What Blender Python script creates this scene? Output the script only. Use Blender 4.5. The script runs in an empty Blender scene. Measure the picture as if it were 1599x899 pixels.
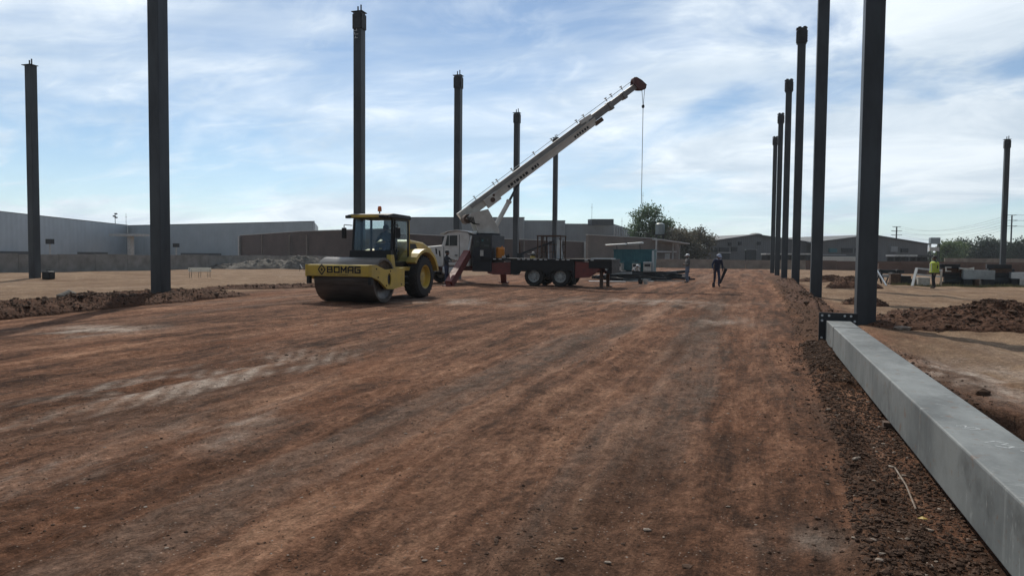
import bpy, bmesh, math, random
import numpy as np
from mathutils import Vector, Matrix

random.seed(7); rng = np.random.default_rng(11)
S = bpy.context.scene; COL = S.collection
# ------------------------------------------------------------------ camera
CX, CY, EYE, FPX = 799.5, 449.5, 1.5, 1115.6
YAW, PIT, ROL = .3155, .0443, .0094
FW = Vector((-math.sin(YAW)*math.cos(PIT), math.cos(YAW)*math.cos(PIT), -math.sin(PIT)))
R0 = Vector((math.cos(YAW), math.sin(YAW), 0)); U0 = R0.cross(FW)
RT = R0*math.cos(ROL) + U0*math.sin(ROL); UP = U0*math.cos(ROL) - R0*math.sin(ROL)
cd = bpy.data.cameras.new('camera'); cam = bpy.data.objects.new('camera', cd); COL.objects.link(cam)
m = Matrix((RT, UP, -FW)).transposed().to_4x4(); m.translation = Vector((0, 0, EYE)); cam.matrix_world = m
cd.sensor_width = 36; cd.lens = 36*FPX/1599; cd.clip_start = .05; cd.clip_end = 8000
S.camera = cam
# ------------------------------------------------------------------ sun and sky
SUN_AZ, SUN_EL = math.radians(28.5), math.radians(44)     # azimuth counted from +Y towards -X
SD = Vector((-math.sin(SUN_AZ)*math.cos(SUN_EL), math.cos(SUN_AZ)*math.cos(SUN_EL), math.sin(SUN_EL)))
ld = bpy.data.lights.new('sun', 'SUN'); ld.energy = 3.3; ld.angle = math.radians(.6); ld.color = (1, .93, .82)
sun = bpy.data.objects.new('sun', ld); COL.objects.link(sun)
sun.rotation_euler = SD.to_track_quat('Z', 'Y').to_euler()
W = bpy.data.worlds.new('World'); S.world = W; W.use_nodes = True
def build_world():
    nt = W.node_tree; N = nt.nodes; L = nt.links; N.clear()
    def nd(t, **k):
        n = N.new(t)
        for a, b in k.items(): setattr(n, a, b)
        return n
    def mth(op, a, b=None, c=None):
        n = nd('ShaderNodeMath', operation=op)
        for i, v in enumerate((a, b, c)):
            if v is None: continue
            if isinstance(v, (int, float)): n.inputs[i].default_value = v
            else: L.new(v, n.inputs[i])
        return n.outputs[0]
    out = nd('ShaderNodeOutputWorld'); bg = nd('ShaderNodeBackground'); bg.inputs[1].default_value = SKY_STRENGTH
    sky = nd('ShaderNodeTexSky', sky_type='NISHITA'); sky.sun_disc = False
    sky.sun_elevation = SUN_EL; sky.sun_rotation = -SUN_AZ
    sky.air_density = 1.0; sky.dust_density = .6; sky.ozone_density = 2.0; sky.altitude = 1500
    tc = nd('ShaderNodeTexCoord'); sp = nd('ShaderNodeSeparateXYZ'); L.new(tc.outputs['Generated'], sp.inputs[0])
    zz = mth('ADD', mth('MAXIMUM', sp.outputs[2], 0), .20)
    cb = nd('ShaderNodeCombineXYZ')
    L.new(mth('DIVIDE', sp.outputs[0], zz), cb.inputs[0]); L.new(mth('DIVIDE', sp.outputs[1], zz), cb.inputs[1])
    def cloud(scale, rot, loc, det, rough, dist, lo, hi):
        mp = nd('ShaderNodeMapping'); L.new(cb.outputs[0], mp.inputs[0])
        mp.inputs['Scale'].default_value = scale; mp.inputs['Rotation'].default_value = (0, 0, rot); mp.inputs['Location'].default_value = loc
        no = nd('ShaderNodeTexNoise'); L.new(mp.outputs[0], no.inputs['Vector'])
        no.inputs['Scale'].default_value = 1; no.inputs['Detail'].default_value = det
        no.inputs['Roughness'].default_value = rough; no.inputs['Distortion'].default_value = dist
        mr = nd('ShaderNodeMapRange', interpolation_type='SMOOTHSTEP'); L.new(no.outputs[0], mr.inputs[0])
        mr.inputs[1].default_value = lo; mr.inputs[2].default_value = hi
        return mr.outputs[0]
    c1 = cloud((.85, 1.0, 1), .45, CLOUD_LOC, 9, .55, .6, .36, .60)
    c2 = cloud((2.6, 4.4, 1), .7, (7, 3, 1), 8, .62, 1.2, .42, .75)
    c3 = cloud((.5, .55, 1), .2, (2.3, 5.1, 0), 3, .5, .2, .35, .62)
    k = mth('MULTIPLY', c1, mth('MULTIPLY_ADD', c3, .80, .40))
    k = mth('ADD', k, mth('MULTIPLY', c2, .30)); k = mth("MINIMUM", mth("ADD", k, .05), .94)
    hz = mth('POWER', mth('SUBTRACT', 1, mth('MINIMUM', mth('MAXIMUM', sp.outputs[2], 0), 1)), 14)
    k = mth('MAXIMUM', k, mth('MULTIPLY', hz, .62))
    c4 = cloud((1.6, 2.2, 1), .5, (4, 9, 2), 8, .6, .6, .3, .72)
    cc = nd('ShaderNodeMix', data_type='RGBA'); L.new(c4, cc.inputs[0])
    cc.inputs[6].default_value = CLOUD_DARK; cc.inputs[7].default_value = CLOUD_LIGHT
    # thin cloud scatters forward: brighter towards the sun, dimmer on the far side of the sky
    dt = nd('ShaderNodeVectorMath', operation='DOT_PRODUCT'); L.new(tc.outputs['Generated'], dt.inputs[0]); dt.inputs[1].default_value = SD
    ph = nd('ShaderNodeMapRange', interpolation_type='SMOOTHSTEP'); L.new(dt.outputs['Value'], ph.inputs[0])
    ph.inputs[1].default_value = -.5; ph.inputs[2].default_value = .9; ph.inputs[3].default_value = .12; ph.inputs[4].default_value = 1.12
    c5 = nd('ShaderNodeMix', data_type='RGBA', blend_type='MULTIPLY'); c5.inputs[0].default_value = 1; L.new(cc.outputs[2], c5.inputs[6]); L.new(ph.outputs[0], c5.inputs[7])
    mx = nd('ShaderNodeMix', data_type='RGBA'); L.new(k, mx.inputs[0])
    tint = nd('ShaderNodeMix', data_type='RGBA', blend_type='MULTIPLY'); tint.inputs[0].default_value = 1
    L.new(sky.outputs[0], tint.inputs[6]); tint.inputs[7].default_value = SKY_TINT
    L.new(tint.outputs[2], mx.inputs[6]); L.new(c5.outputs[2], mx.inputs[7])
    L.new(mx.outputs[2], bg.inputs[0]); L.new(bg.outputs[0], out.inputs[0])
SKY_STRENGTH = .10; CLOUD_LOC = (41.0, 5.5, 0)
CLOUD_DARK = (6.1, 7.1, 8.1, 1); CLOUD_LIGHT = (9.3, 10.0, 10.5, 1); SKY_TINT = (.92, .98, .98, 1)
build_world()
vs = S.view_settings; vs.view_transform = 'Standard'; vs.look = 'None'; vs.exposure = 0; vs.gamma = 1; vs.use_curve_mapping = False
S.cycles.max_bounces = 6; S.cycles.volume_bounces = 0; S.cycles.transparent_max_bounces = 12

# ------------------------------------------------------------------ pixel -> place
def ray(x, y): return FW + RT*((x-CX)/FPX) - UP*((y-CY)/FPX)
def G(x, y, z=0):
    d = ray(x, y); return Vector((0, 0, EYE)) + d*((z-EYE)/d.z)
def atY(x, y, Y):
    d = ray(x, y); return Vector((0, 0, EYE)) + d*(Y/d.y)
def PD(x, y, depth):                       # point seen at pixel x,y lying that many metres ahead
    return Vector((0, 0, EYE)) + ray(x, y)*depth

# ------------------------------------------------------------------ numpy noise
def _h(ix, iy, s):
    h = (ix.astype(np.int64)*374761393 + iy.astype(np.int64)*668265263 + s*974634777) & 0xffffffff
    h = ((h ^ (h >> 13))*1274126177) & 0xffffffff
    h = ((h ^ (h >> 15))*2246822519) & 0xffffffff
    return (h ^ (h >> 14)).astype(np.float64)/4294967295.
def vn(x, y, s=0):
    x = np.asarray(x, float); y = np.asarray(y, float)
    ix = np.floor(x); iy = np.floor(y); fx = x-ix; fy = y-iy
    fx = fx*fx*fx*(fx*(fx*6-15)+10); fy = fy*fy*fy*(fy*(fy*6-15)+10)
    a = _h(ix, iy, s); b = _h(ix+1, iy, s); c = _h(ix, iy+1, s); d = _h(ix+1, iy+1, s)
    return ((a+(b-a)*fx)*(1-fy) + (c+(d-c)*fx)*fy)*2-1
def fbm(x, y, s=0, o=4, r=.5):
    t = 0; a = 1
    for i in range(o):
        t = t + a*vn(x*2**i, y*2**i, s+i*17); a *= r
    return t
def sst(a, b, x):
    t = np.clip((x-a)/(b-a), 0, 1); return t*t*(3-2*t)

# ------------------------------------------------------------------ materials
MATS = {}
def mat(name, col, rough=.6, metal=0, col2=None, scale=4, bump=0, bscale=30, lo=.35, hi=.65, stretch=(1, 1, 1), coat=0, spec=.5):
    if name in MATS: return MATS[name]
    M = bpy.data.materials.new(name); M.use_nodes = True; nt = M.node_tree; N = nt.nodes; L = nt.links
    b = N['Principled BSDF']; b.inputs['Roughness'].default_value = rough; b.inputs['Metallic'].default_value = metal
    b.inputs['Specular IOR Level'].default_value = spec; b.inputs['Coat Weight'].default_value = coat
    col2 = col2 or tuple(c*.72 for c in col)
    tc = N.new('ShaderNodeTexCoord'); mp = N.new('ShaderNodeMapping'); L.new(tc.outputs['Object'], mp.inputs[0]); mp.inputs['Scale'].default_value = stretch
    n = N.new('ShaderNodeTexNoise'); L.new(mp.outputs[0], n.inputs['Vector']); n.inputs['Scale'].default_value = scale; n.inputs['Detail'].default_value = 7; n.inputs['Roughness'].default_value = .62
    mr = N.new('ShaderNodeMapRange'); L.new(n.outputs[0], mr.inputs[0]); mr.inputs[1].default_value = lo; mr.inputs[2].default_value = hi
    mx = N.new('ShaderNodeMix'); mx.data_type = 'RGBA'; L.new(mr.outputs[0], mx.inputs[0])
    mx.inputs[6].default_value = (*col, 1); mx.inputs[7].default_value = (*col2, 1); L.new(mx.outputs[2], b.inputs['Base Color'])
    rr = N.new('ShaderNodeMapRange'); L.new(n.outputs[0], rr.inputs[0]); rr.inputs[1].default_value = .3; rr.inputs[2].default_value = .7
    rr.inputs[3].default_value = max(.05, rough-.1); rr.inputs[4].default_value = min(1, rough+.12); L.new(rr.outputs[0], b.inputs['Roughness'])
    if bump:
        n2 = N.new('ShaderNodeTexNoise'); L.new(mp.outputs[0], n2.inputs['Vector']); n2.inputs['Scale'].default_value = bscale; n2.inputs['Detail'].default_value = 5
        bp = N.new('ShaderNodeBump'); bp.inputs['Strength'].default_value = 1; bp.inputs['Distance'].default_value = bump
        L.new(n2.outputs[0], bp.inputs['Height']); L.new(bp.outputs[0], b.inputs['Normal'])
    MATS[name] = M; return M
def glass(name, tint=(.90, .95, .95), refl=.045, clear=.92):
    if name in MATS: return MATS[name]
    M = bpy.data.materials.new(name); M.use_nodes = True; nt = M.node_tree; N = nt.nodes; L = nt.links
    o = N['Material Output']; N.remove(N['Principled BSDF'])
    t = N.new('ShaderNodeBsdfTransparent'); t.inputs[0].default_value = (*[c*clear for c in tint], 1)
    g = N.new('ShaderNodeBsdfGlossy'); g.inputs['Roughness'].default_value = .06; g.inputs[0].default_value = (.9, .95, 1, 1)
    no = N.new('ShaderNodeTexNoise'); no.inputs['Scale'].default_value = 6; mr = N.new('ShaderNodeMapRange'); L.new(no.outputs[0], mr.inputs[0])
    mr.inputs[3].default_value = refl*.7; mr.inputs[4].default_value = refl*1.4
    x = N.new('ShaderNodeMixShader'); L.new(mr.outputs[0], x.inputs[0]); L.new(t.outputs[0], x.inputs[1]); L.new(g.outputs[0], x.inputs[2]); L.new(x.outputs[0], o.inputs[0])
    MATS[name] = M; return M
def brickmat(name, c1, c2, mortar, scale):
    M = bpy.data.materials.new(name); M.use_nodes = True; nt = M.node_tree; N = nt.nodes; L = nt.links; b = N['Principled BSDF']
    g = N.new('ShaderNodeNewGeometry'); s = N.new('ShaderNodeSeparateXYZ'); L.new(g.outputs['Position'], s.inputs[0])
    ad = N.new('ShaderNodeMath'); L.new(s.outputs[0], ad.inputs[0]); L.new(s.outputs[1], ad.inputs[1])
    c = N.new('ShaderNodeCombineXYZ'); L.new(ad.outputs[0], c.inputs[0]); L.new(s.outputs[2], c.inputs[1])
    br = N.new('ShaderNodeTexBrick'); L.new(c.outputs[0], br.inputs['Vector']); br.inputs['Scale'].default_value = scale
    br.inputs['Color1'].default_value = (*c1, 1); br.inputs['Color2'].default_value = (*c2, 1); br.inputs['Mortar'].default_value = (*mortar, 1)
    n = N.new('ShaderNodeTexNoise'); n.inputs['Scale'].default_value = .35; n.inputs['Detail'].default_value = 6; L.new(g.outputs['Position'], n.inputs['Vector'])
    mr = N.new('ShaderNodeMapRange'); L.new(n.outputs[0], mr.inputs[0]); mr.inputs[1].default_value = .3; mr.inputs[2].default_value = .7; mr.inputs[3].default_value = .72; mr.inputs[4].default_value = 1.12
    mx = N.new('ShaderNodeMix'); mx.data_type = 'RGBA'; mx.blend_type = 'MULTIPLY'; mx.inputs[0].default_value = 1
    L.new(br.outputs[0], mx.inputs[6]); L.new(mr.outputs[0], mx.inputs[7]); L.new(mx.outputs[2], b.inputs['Base Color']); b.inputs['Roughness'].default_value = .9
    return M
def ribmat(name, col, period=.9, depth=.03, rough=.5, stain=.8):
    M = bpy.data.materials.new(name); M.use_nodes = True; nt = M.node_tree; N = nt.nodes; L = nt.links; b = N['Principled BSDF']
    g = N.new('ShaderNodeNewGeometry'); s = N.new('ShaderNodeSeparateXYZ'); L.new(g.outputs['Position'], s.inputs[0])
    ad = N.new('ShaderNodeMath'); L.new(s.outputs[0], ad.inputs[0]); L.new(s.outputs[1], ad.inputs[1])
    c = N.new('ShaderNodeCombineXYZ'); L.new(ad.outputs[0], c.inputs[0])
    w = N.new('ShaderNodeTexWave'); L.new(c.outputs[0], w.inputs['Vector']); w.inputs['Scale'].default_value = .314/period*1.0
    bp = N.new('ShaderNodeBump'); bp.inputs['Distance'].default_value = depth; L.new(w.outputs[1], bp.inputs['Height']); L.new(bp.outputs[0], b.inputs['Normal'])
    n = N.new('ShaderNodeTexNoise'); n.inputs['Scale'].default_value = .4; n.inputs['Detail'].default_value = 6; L.new(g.outputs['Position'], n.inputs['Vector'])
    mr = N.new('ShaderNodeMapRange'); L.new(n.outputs[0], mr.inputs[0]); mr.inputs[1].default_value = .3; mr.inputs[2].default_value = .7; mr.inputs[3].default_value = stain; mr.inputs[4].default_value = 1.06
    mx = N.new('ShaderNodeMix'); mx.data_type = 'RGBA'; mx.blend_type = 'MULTIPLY'; mx.inputs[0].default_value = 1; mx.inputs[6].default_value = (*col, 1)
    L.new(mr.outputs[0], mx.inputs[7]); L.new(mx.outputs[2], b.inputs['Base Color']); b.inputs['Roughness'].default_value = rough
    return M

STEEL = mat('grey_primer_steel', (.050, .059, .066), .5, .1, (.026, .030, .035), 1.6, .0006, 60, stretch=(1, 1, .25))
STEELD = mat('dark_steel', (.028, .031, .035), .6, .1, (.02, .021, .023), 5)
def beam_paint():
    M = mat('stained_grey_beam_paint', (.200, .210, .204), .6, 0, (.105, .113, .113), 1.6, .0008, 40, .40, .64, (1.2, .55, .5), spec=.25); nt = M.node_tree; N = nt.nodes; L = nt.links; b = N['Principled BSDF']
    base = b.inputs['Base Color'].links[0].from_socket; tc = N.new('ShaderNodeTexCoord')
    for sc, st, lo, hi, amt, col in ((1, (16, 11, .7), .55, .70, .45, (.27, .275, .265)), (1, (3, 2.2, 2.5), .58, .70, .55, (.062, .064, .062)), (9, (1, 1, 1), .60, .66, .7, (.15, .095, .065)), (40, (1, 1, 1), .62, .68, .6, (.13, .085, .06)), (1, (2.5, 22, 6), .62, .66, .5, (.30, .31, .30))):
        mp = N.new('ShaderNodeMapping'); L.new(tc.outputs['Object'], mp.inputs[0]); mp.inputs['Scale'].default_value = st
        n = N.new('ShaderNodeTexNoise'); L.new(mp.outputs[0], n.inputs['Vector']); n.inputs['Scale'].default_value = sc; n.inputs['Detail'].default_value = 6; n.inputs['Roughness'].default_value = .65
        r = N.new('ShaderNodeMapRange'); L.new(n.outputs[0], r.inputs[0]); r.inputs[1].default_value = lo; r.inputs[2].default_value = hi; r.inputs[4].default_value = amt
        x = N.new('ShaderNodeMix'); x.data_type = 'RGBA'; L.new(r.outputs[0], x.inputs[0]); L.new(base, x.inputs[6]); x.inputs[7].default_value = (*col, 1); base = x.outputs[2]
    L.new(base, b.inputs['Base Color']); return M
BEAMP = beam_paint()
GALV = mat('weathered_grey_beam_paint', (.33, .37, .38), .42, .25, (.20, .22, .22), 1.5, .0008, 40, .38, .68, (1, .6, 1))
YEL = mat('yellow_paint', (.54, .365, .045), .45, 0, (.34, .245, .08), 2.2, lo=.42, hi=.68, coat=.1)
BLK = mat('black_paint', (.012, .012, .014), .55, 0, (.02, .019, .018), 5, spec=.3)
RUB = mat('rubber', (.015, .015, .016), .85, 0, (.034, .029, .025), 5, .002, 40)
DRUM = mat('worn_drum_steel', (.115, .098, .085), .42, .35, (.055, .043, .036), 3, .001, 30, stretch=(.3, 2, 2))
WHT = mat('truck_white_paint', (.62, .61, .58), .4, 0, (.50, .48, .44), 2.5, coat=.2)
CREAM = mat('boom_cream_paint', (.60, .58, .53), .45, 0, (.44, .41, .36), 2)
RED = mat('dull_red_paint', (.19, .038, .03), .55, 0, (.13, .04, .034), 5)
RUST = mat('rusty_steel', (.12, .07, .045), .8, .2, (.07, .045, .035), 9)
ORG = mat('orange_plastic', (.70, .26, .03), .45, 0, (.6, .2, .03), 5)
AMB = mat('amber_lens', (.75, .17, .02), .25, 0, (.6, .12, .02), 8)
SILV = mat('galvanised_sheet', (.55, .57, .58), .35, .6, (.42, .44, .45), 4)
TURQ = mat('turquoise_paint', (.035, .15, .17), .5, 0, (.025, .11, .13), 3)
OFFW = mat('off_white_enamel', (.55, .54, .50), .5, 0, (.40, .38, .34), 6)
DGLS = mat('dark_glass', (.02, .026, .03), .08, 0, (.03, .035, .038), 2)
CHALK = mat('chalk', (.70, .72, .72), .9, 0, (.36, .38, .38), 60)
SOIL = mat('loose_soil', (.108, .052, .031), .95, 0, (.055, .029, .019), 7, .05, 12, spec=.12)
SOILG = mat('grey_rubble_soil', (.17, .155, .135), .95, 0, (.10, .09, .08), 4, .03, 9, spec=.15)
STONE = mat('pale_stone', (.26, .21, .165), .85, 0, (.16, .115, .085), 18, .004, 60)
CONC = mat('wall_concrete', (.26, .25, .23), .9, 0, (.17, .16, .145), 1.2, .006, 25)
TANW = mat('tan_wall_render', (.30, .25, .20), .9, 0, (.2, .16, .13), .8, .006, 20)
TRIM = mat('pale_coping', (.50, .50, .48), .7, 0, (.38, .38, .37), 2)
DTRIM = mat('dark_flashing', (.06, .065, .07), .6, 0, (.05, .052, .055), 2)
VENT = mat('dark_opening', (.025, .028, .03), .7, 0, (.018, .02, .022), 3)
SKIN = mat('skin', (.17, .09, .06), .6, 0, (.14, .075, .05), 20)
HAIR = mat('hair', (.012, .010, .009), .7, 0, (.02, .016, .014), 40)

# ------------------------------------------------------------------ mesh helpers
class MB:
    def __init__(s): s.v = []; s.f = []
    def add(s, vs, fs):
        o = len(s.v); s.v += [tuple(p) for p in vs]; s.f += [tuple(i+o for i in f) for f in fs]; return s
    def box(s, a, b):
        x0, y0, z0 = a; x1, y1, z1 = b
        return s.add([(x0,y0,z0),(x1,y0,z0),(x1,y1,z0),(x0,y1,z0),(x0,y0,z1),(x1,y0,z1),(x1,y1,z1),(x0,y1,z1)],
                     [(3,2,1,0),(4,5,6,7),(0,1,5,4),(1,2,6,5),(2,3,7,6),(3,0,4,7)])
    def bar(s, p, q, w, h, up=(0, 0, 1)):             # box beam from p to q, w wide, h high
        p = Vector(p); q = Vector(q); d = (q-p).normalized(); r = d.cross(Vector(up))
        if r.length < 1e-4: r = d.cross(Vector((1, 0, 0)))
        r.normalize(); u = r.cross(d)
        vs = [e + r*sx*w/2 + u*sy*h/2 for e in (p, q) for sx, sy in ((-1,-1),(1,-1),(1,1),(-1,1))]
        return s.add(vs, [(0,1,2,3),(7,6,5,4),(0,4,5,1),(1,5,6,2),(2,6,7,3),(3,7,4,0)])
    def taper(s, p, q, w0, h0, w1, h1, up=(0, 0, 1)):
        p = Vector(p); q = Vector(q); d = (q-p).normalized(); r = d.cross(Vector(up)).normalized(); u = r.cross(d)
        vs = [e + r*sx*w/2 + u*sy*h/2 for e, w, h in ((p, w0, h0), (q, w1, h1)) for sx, sy in ((-1,-1),(1,-1),(1,1),(-1,1))]
        return s.add(vs, [(0,1,2,3),(7,6,5,4),(0,4,5,1),(1,5,6,2),(2,6,7,3),(3,7,4,0)])
    def cyl(s, p, q, r0, r1=None, n=14, cap=True):
        r1 = r0 if r1 is None else r1
        p = Vector(p); q = Vector(q); d = (q-p).normalized(); a = d.orthogonal().normalized(); b = d.cross(a)
        vs = [e + (a*math.cos(t)+b*math.sin(t))*r for e, r in ((p, r0), (q, r1)) for t in [2*math.pi*i/n for i in range(n)]]
        fs = [(i, (i+1) % n, n+(i+1) % n, n+i) for i in range(n)]
        if cap: fs += [tuple(range(n-1, -1, -1)), tuple(range(n, 2*n))]
        return s.add(vs, fs)
    def tube(s, pts, r, n=6):
        for a, b in zip(pts[:-1], pts[1:]): s.cyl(a, b, r, n=n)
        return s
    def lathe(s, prof, c, axis='X', n=28):             # profile [(along, radius)], closed ring surface
        vs = []; fs = []
        for al, r in prof:
            for i in range(n):
                t = 2*math.pi*i/n; ca, sa = math.cos(t)*r, math.sin(t)*r
                vs.append((c[0]+al, c[1]+ca, c[2]+sa) if axis == 'X' else (c[0]+ca, c[1]+al, c[2]+sa) if axis == 'Y' else (c[0]+ca, c[1]+sa, c[2]+al))
        for k in range(len(prof)-1):
            for i in range(n): fs.append((k*n+i, k*n+(i+1) % n, (k+1)*n+(i+1) % n, (k+1)*n+i))
        return s.add(vs, fs)
    def prism(s, poly, ax, a, b):                      # polygon in the plane normal to ax, extruded from a to b
        def p3(u, v, w): return (w, u, v) if ax == 'X' else (u, w, v) if ax == 'Y' else (u, v, w)
        n = len(poly); vs = [p3(u, v, a) for u, v in poly] + [p3(u, v, b) for u, v in poly]
        fs = [tuple(range(n)), tuple(range(2*n-1, n-1, -1))] + [(i, n+i, n+(i+1) % n, (i+1) % n) for i in range(n)]
        return s.add(vs, fs)
    def ball(s, c, r, n=8, sc=(1, 1, 1)):
        vs = []; fs = []
        for i in range(n+1):
            th = math.pi*i/n
            for j in range(2*n):
                ph = math.pi*j/n
                vs.append((c[0]+r*sc[0]*math.sin(th)*math.cos(ph), c[1]+r*sc[1]*math.sin(th)*math.sin(ph), c[2]+r*sc[2]*math.cos(th)))
        for i in range(n):
            for j in range(2*n): fs.append((i*2*n+j, (i+1)*2*n+j, (i+1)*2*n+(j+1) % (2*n), i*2*n+(j+1) % (2*n)))
        return s.add(vs, fs)
    def mesh(s, name, smooth=False, off=(0, 0, 0)):
        me = bpy.data.meshes.new(name); me.from_pydata([(x-off[0], y-off[1], z-off[2]) for x, y, z in s.v], [], s.f)
        bm = bmesh.new(); bm.from_mesh(me); bmesh.ops.remove_doubles(bm, verts=bm.verts, dist=1e-5)
        bmesh.ops.recalc_face_normals(bm, faces=bm.faces); bm.to_mesh(me); bm.free()
        if smooth: me.shade_smooth(); me.set_sharp_from_angle(angle=math.radians(38))
        return me
def thing(name, label, cat, loc=(0, 0, 0), rz=0, group=None):
    o = bpy.data.objects.new(name, None); COL.objects.link(o); o.location = loc; o.rotation_euler = (0, 0, rz); o.empty_display_size = .3
    o['label'] = label; o['category'] = cat
    if group: o['group'] = group
    return o
def part(name, mb, mt, par, smooth=False, bevel=0, world=False, label=None):
    off = par.location if (world and par.parent is None) else par.parent.location if world else (0, 0, 0)
    o = bpy.data.objects.new(name, mb.mesh(name, smooth, off) if isinstance(mb, MB) else mb); COL.objects.link(o); o.parent = par
    o.data.materials.append(mt)
    if bevel:
        bv = o.modifiers.new('bevel', 'BEVEL'); bv.width = bevel; bv.segments = 2; bv.limit_method = 'ANGLE'
    if label: o['label'] = label
    return o
def solo(name, mb, mt, label, cat, loc=(0, 0, 0), rz=0, group=None, smooth=False, bevel=0):
    o = bpy.data.objects.new(name, mb.mesh(name, smooth) if isinstance(mb, MB) else mb); COL.objects.link(o)
    o.location = loc; o.rotation_euler = (0, 0, rz); o['label'] = label; o['category'] = cat
    if group: o['group'] = group
    if mt: o.data.materials.append(mt)
    if bevel:
        bv = o.modifiers.new('bevel', 'BEVEL'); bv.width = bevel; bv.segments = 2; bv.limit_method = 'ANGLE'
    return o
def copy_tree(o, parent=None):
    c = o.copy(); COL.objects.link(c); c.parent = parent
    for ch in list(o.children): copy_tree(ch, c)
    return c

# ------------------------------------------------------------------ ground
def axis_grid(fine0, fine1, step, far0, far1, growth):
    a = list(np.arange(fine0, fine1, step)); s = step
    while a[-1] < far1: s *= growth; a.append(a[-1]+s)
    b = []; s = step; x = fine0
    while x > far0: s *= growth; x -= s; b.append(x)
    return np.array(b[::-1]+a)
xs = axis_grid(-9, 5, .04, -1500, 1500, 1.055)
ys = [2.0]
while ys[-1] < 60: ys.append(ys[-1]+max(.032, .0115*ys[-1]))
s_ = ys[-1]-ys[-2]
while ys[-1] < 1800: s_ *= 1.06; ys.append(ys[-1]+s_)
pre = []; y_ = 2.0; s_ = .05
while y_ > -200: s_ *= 1.12; y_ -= s_; pre.append(y_)
ys = np.array(pre[::-1]+ys)

BERM = lambda Y: np.interp(Y, [0, 3.7, 6, 10, 13, 18.7, 32, 60], [.45, .54, .69, .83, .93, 1.08, 1.32, 1.5])
def ground_fields(X, Y):
    wob = .08*fbm(X*0+1.3, Y*1.1, 40, 4) + .09*fbm(X*3, Y*2.4, 41, 4, .65)
    bl = BERM(Y) + wob
    near = sst(75, 55, Y)*sst(-6, 0, Y)
    br = np.interp(Y, [0, 13, 16, 30, 60], [1.25, 1.5, 2.2, 2.6, 2.9]) + .1*fbm(X*0+7.7, Y*.9, 44, 3)
    br = np.where(Y < 9, np.minimum(br, 1.02+.06*fbm(X*2, Y*2.2, 46, 3)), br)
    berm = sst(-.05, .22, X-bl)*sst(0.05, -.25, X-br)*near
    tanL = sst(-17.6, -19.2, X + .6*fbm(X*.25, Y*.12, 50, 3) + .035*(Y-18))
    side = sst(1.75, 1.85, X)*sst(2.75, 2.35, X+.35*fbm(X*.7, Y*.7, 47, 3))*sst(14.5, 12.5, Y)*sst(0, 2, Y); pit = np.exp(-(((X-2.35)/.70)**2+((Y-7.0)/1.25)**2)**3)
    berm = np.maximum(berm, np.maximum(.8*side*sst(-.5, .3, fbm(X*3, Y*3, 48, 3)), pit))  # pit also takes the dark loose-soil colour, which deepens the shade in its hollow
    tanR = sst(2.5, 3.6, X + .5*fbm(X*.5, Y*.3, 51, 3))
    # pale scuffed and sandy patches
    pale = np.zeros_like(X)
    for px, py, rx, ry, a in [(345,585,.7,1.9,.9),(315,672,.5,.6,.5),(110,738,.4,.6,.45),(150,516,.8,.9,.9),(1130,500,1.0,1.6,.25),(700,470,3,1.4,.45),(1010,470,3,1.6,.4),(1265,850,.22,.2,.35),(1560,590,1.2,1.6,.6)]:
        g = G(px, py); q = ((X-g.x)/rx)**2+((Y-g.y)/ry)**2
        tr = (.35+.85*sst(-.2, .5, np.sin((Y*.55+(X-g.x)*1.0)*26+1.2*fbm(X*2, Y*2, 63, 2)))) if (px, py) in ((345, 585), (110, 738)) else 1
        pale = np.maximum(pale, 1.7*a*tr*np.exp(-q)*(.55+.8*fbm(X*3.1, Y*1.1, 60, 4)))
    st = fbm(X*1.3, Y*.085, 61, 5, .55)
    pale = np.clip(np.maximum(pale, .16*sst(.5, 1.0, st)), 0, 1)
    return berm, tanL, tanR, pale
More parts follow.
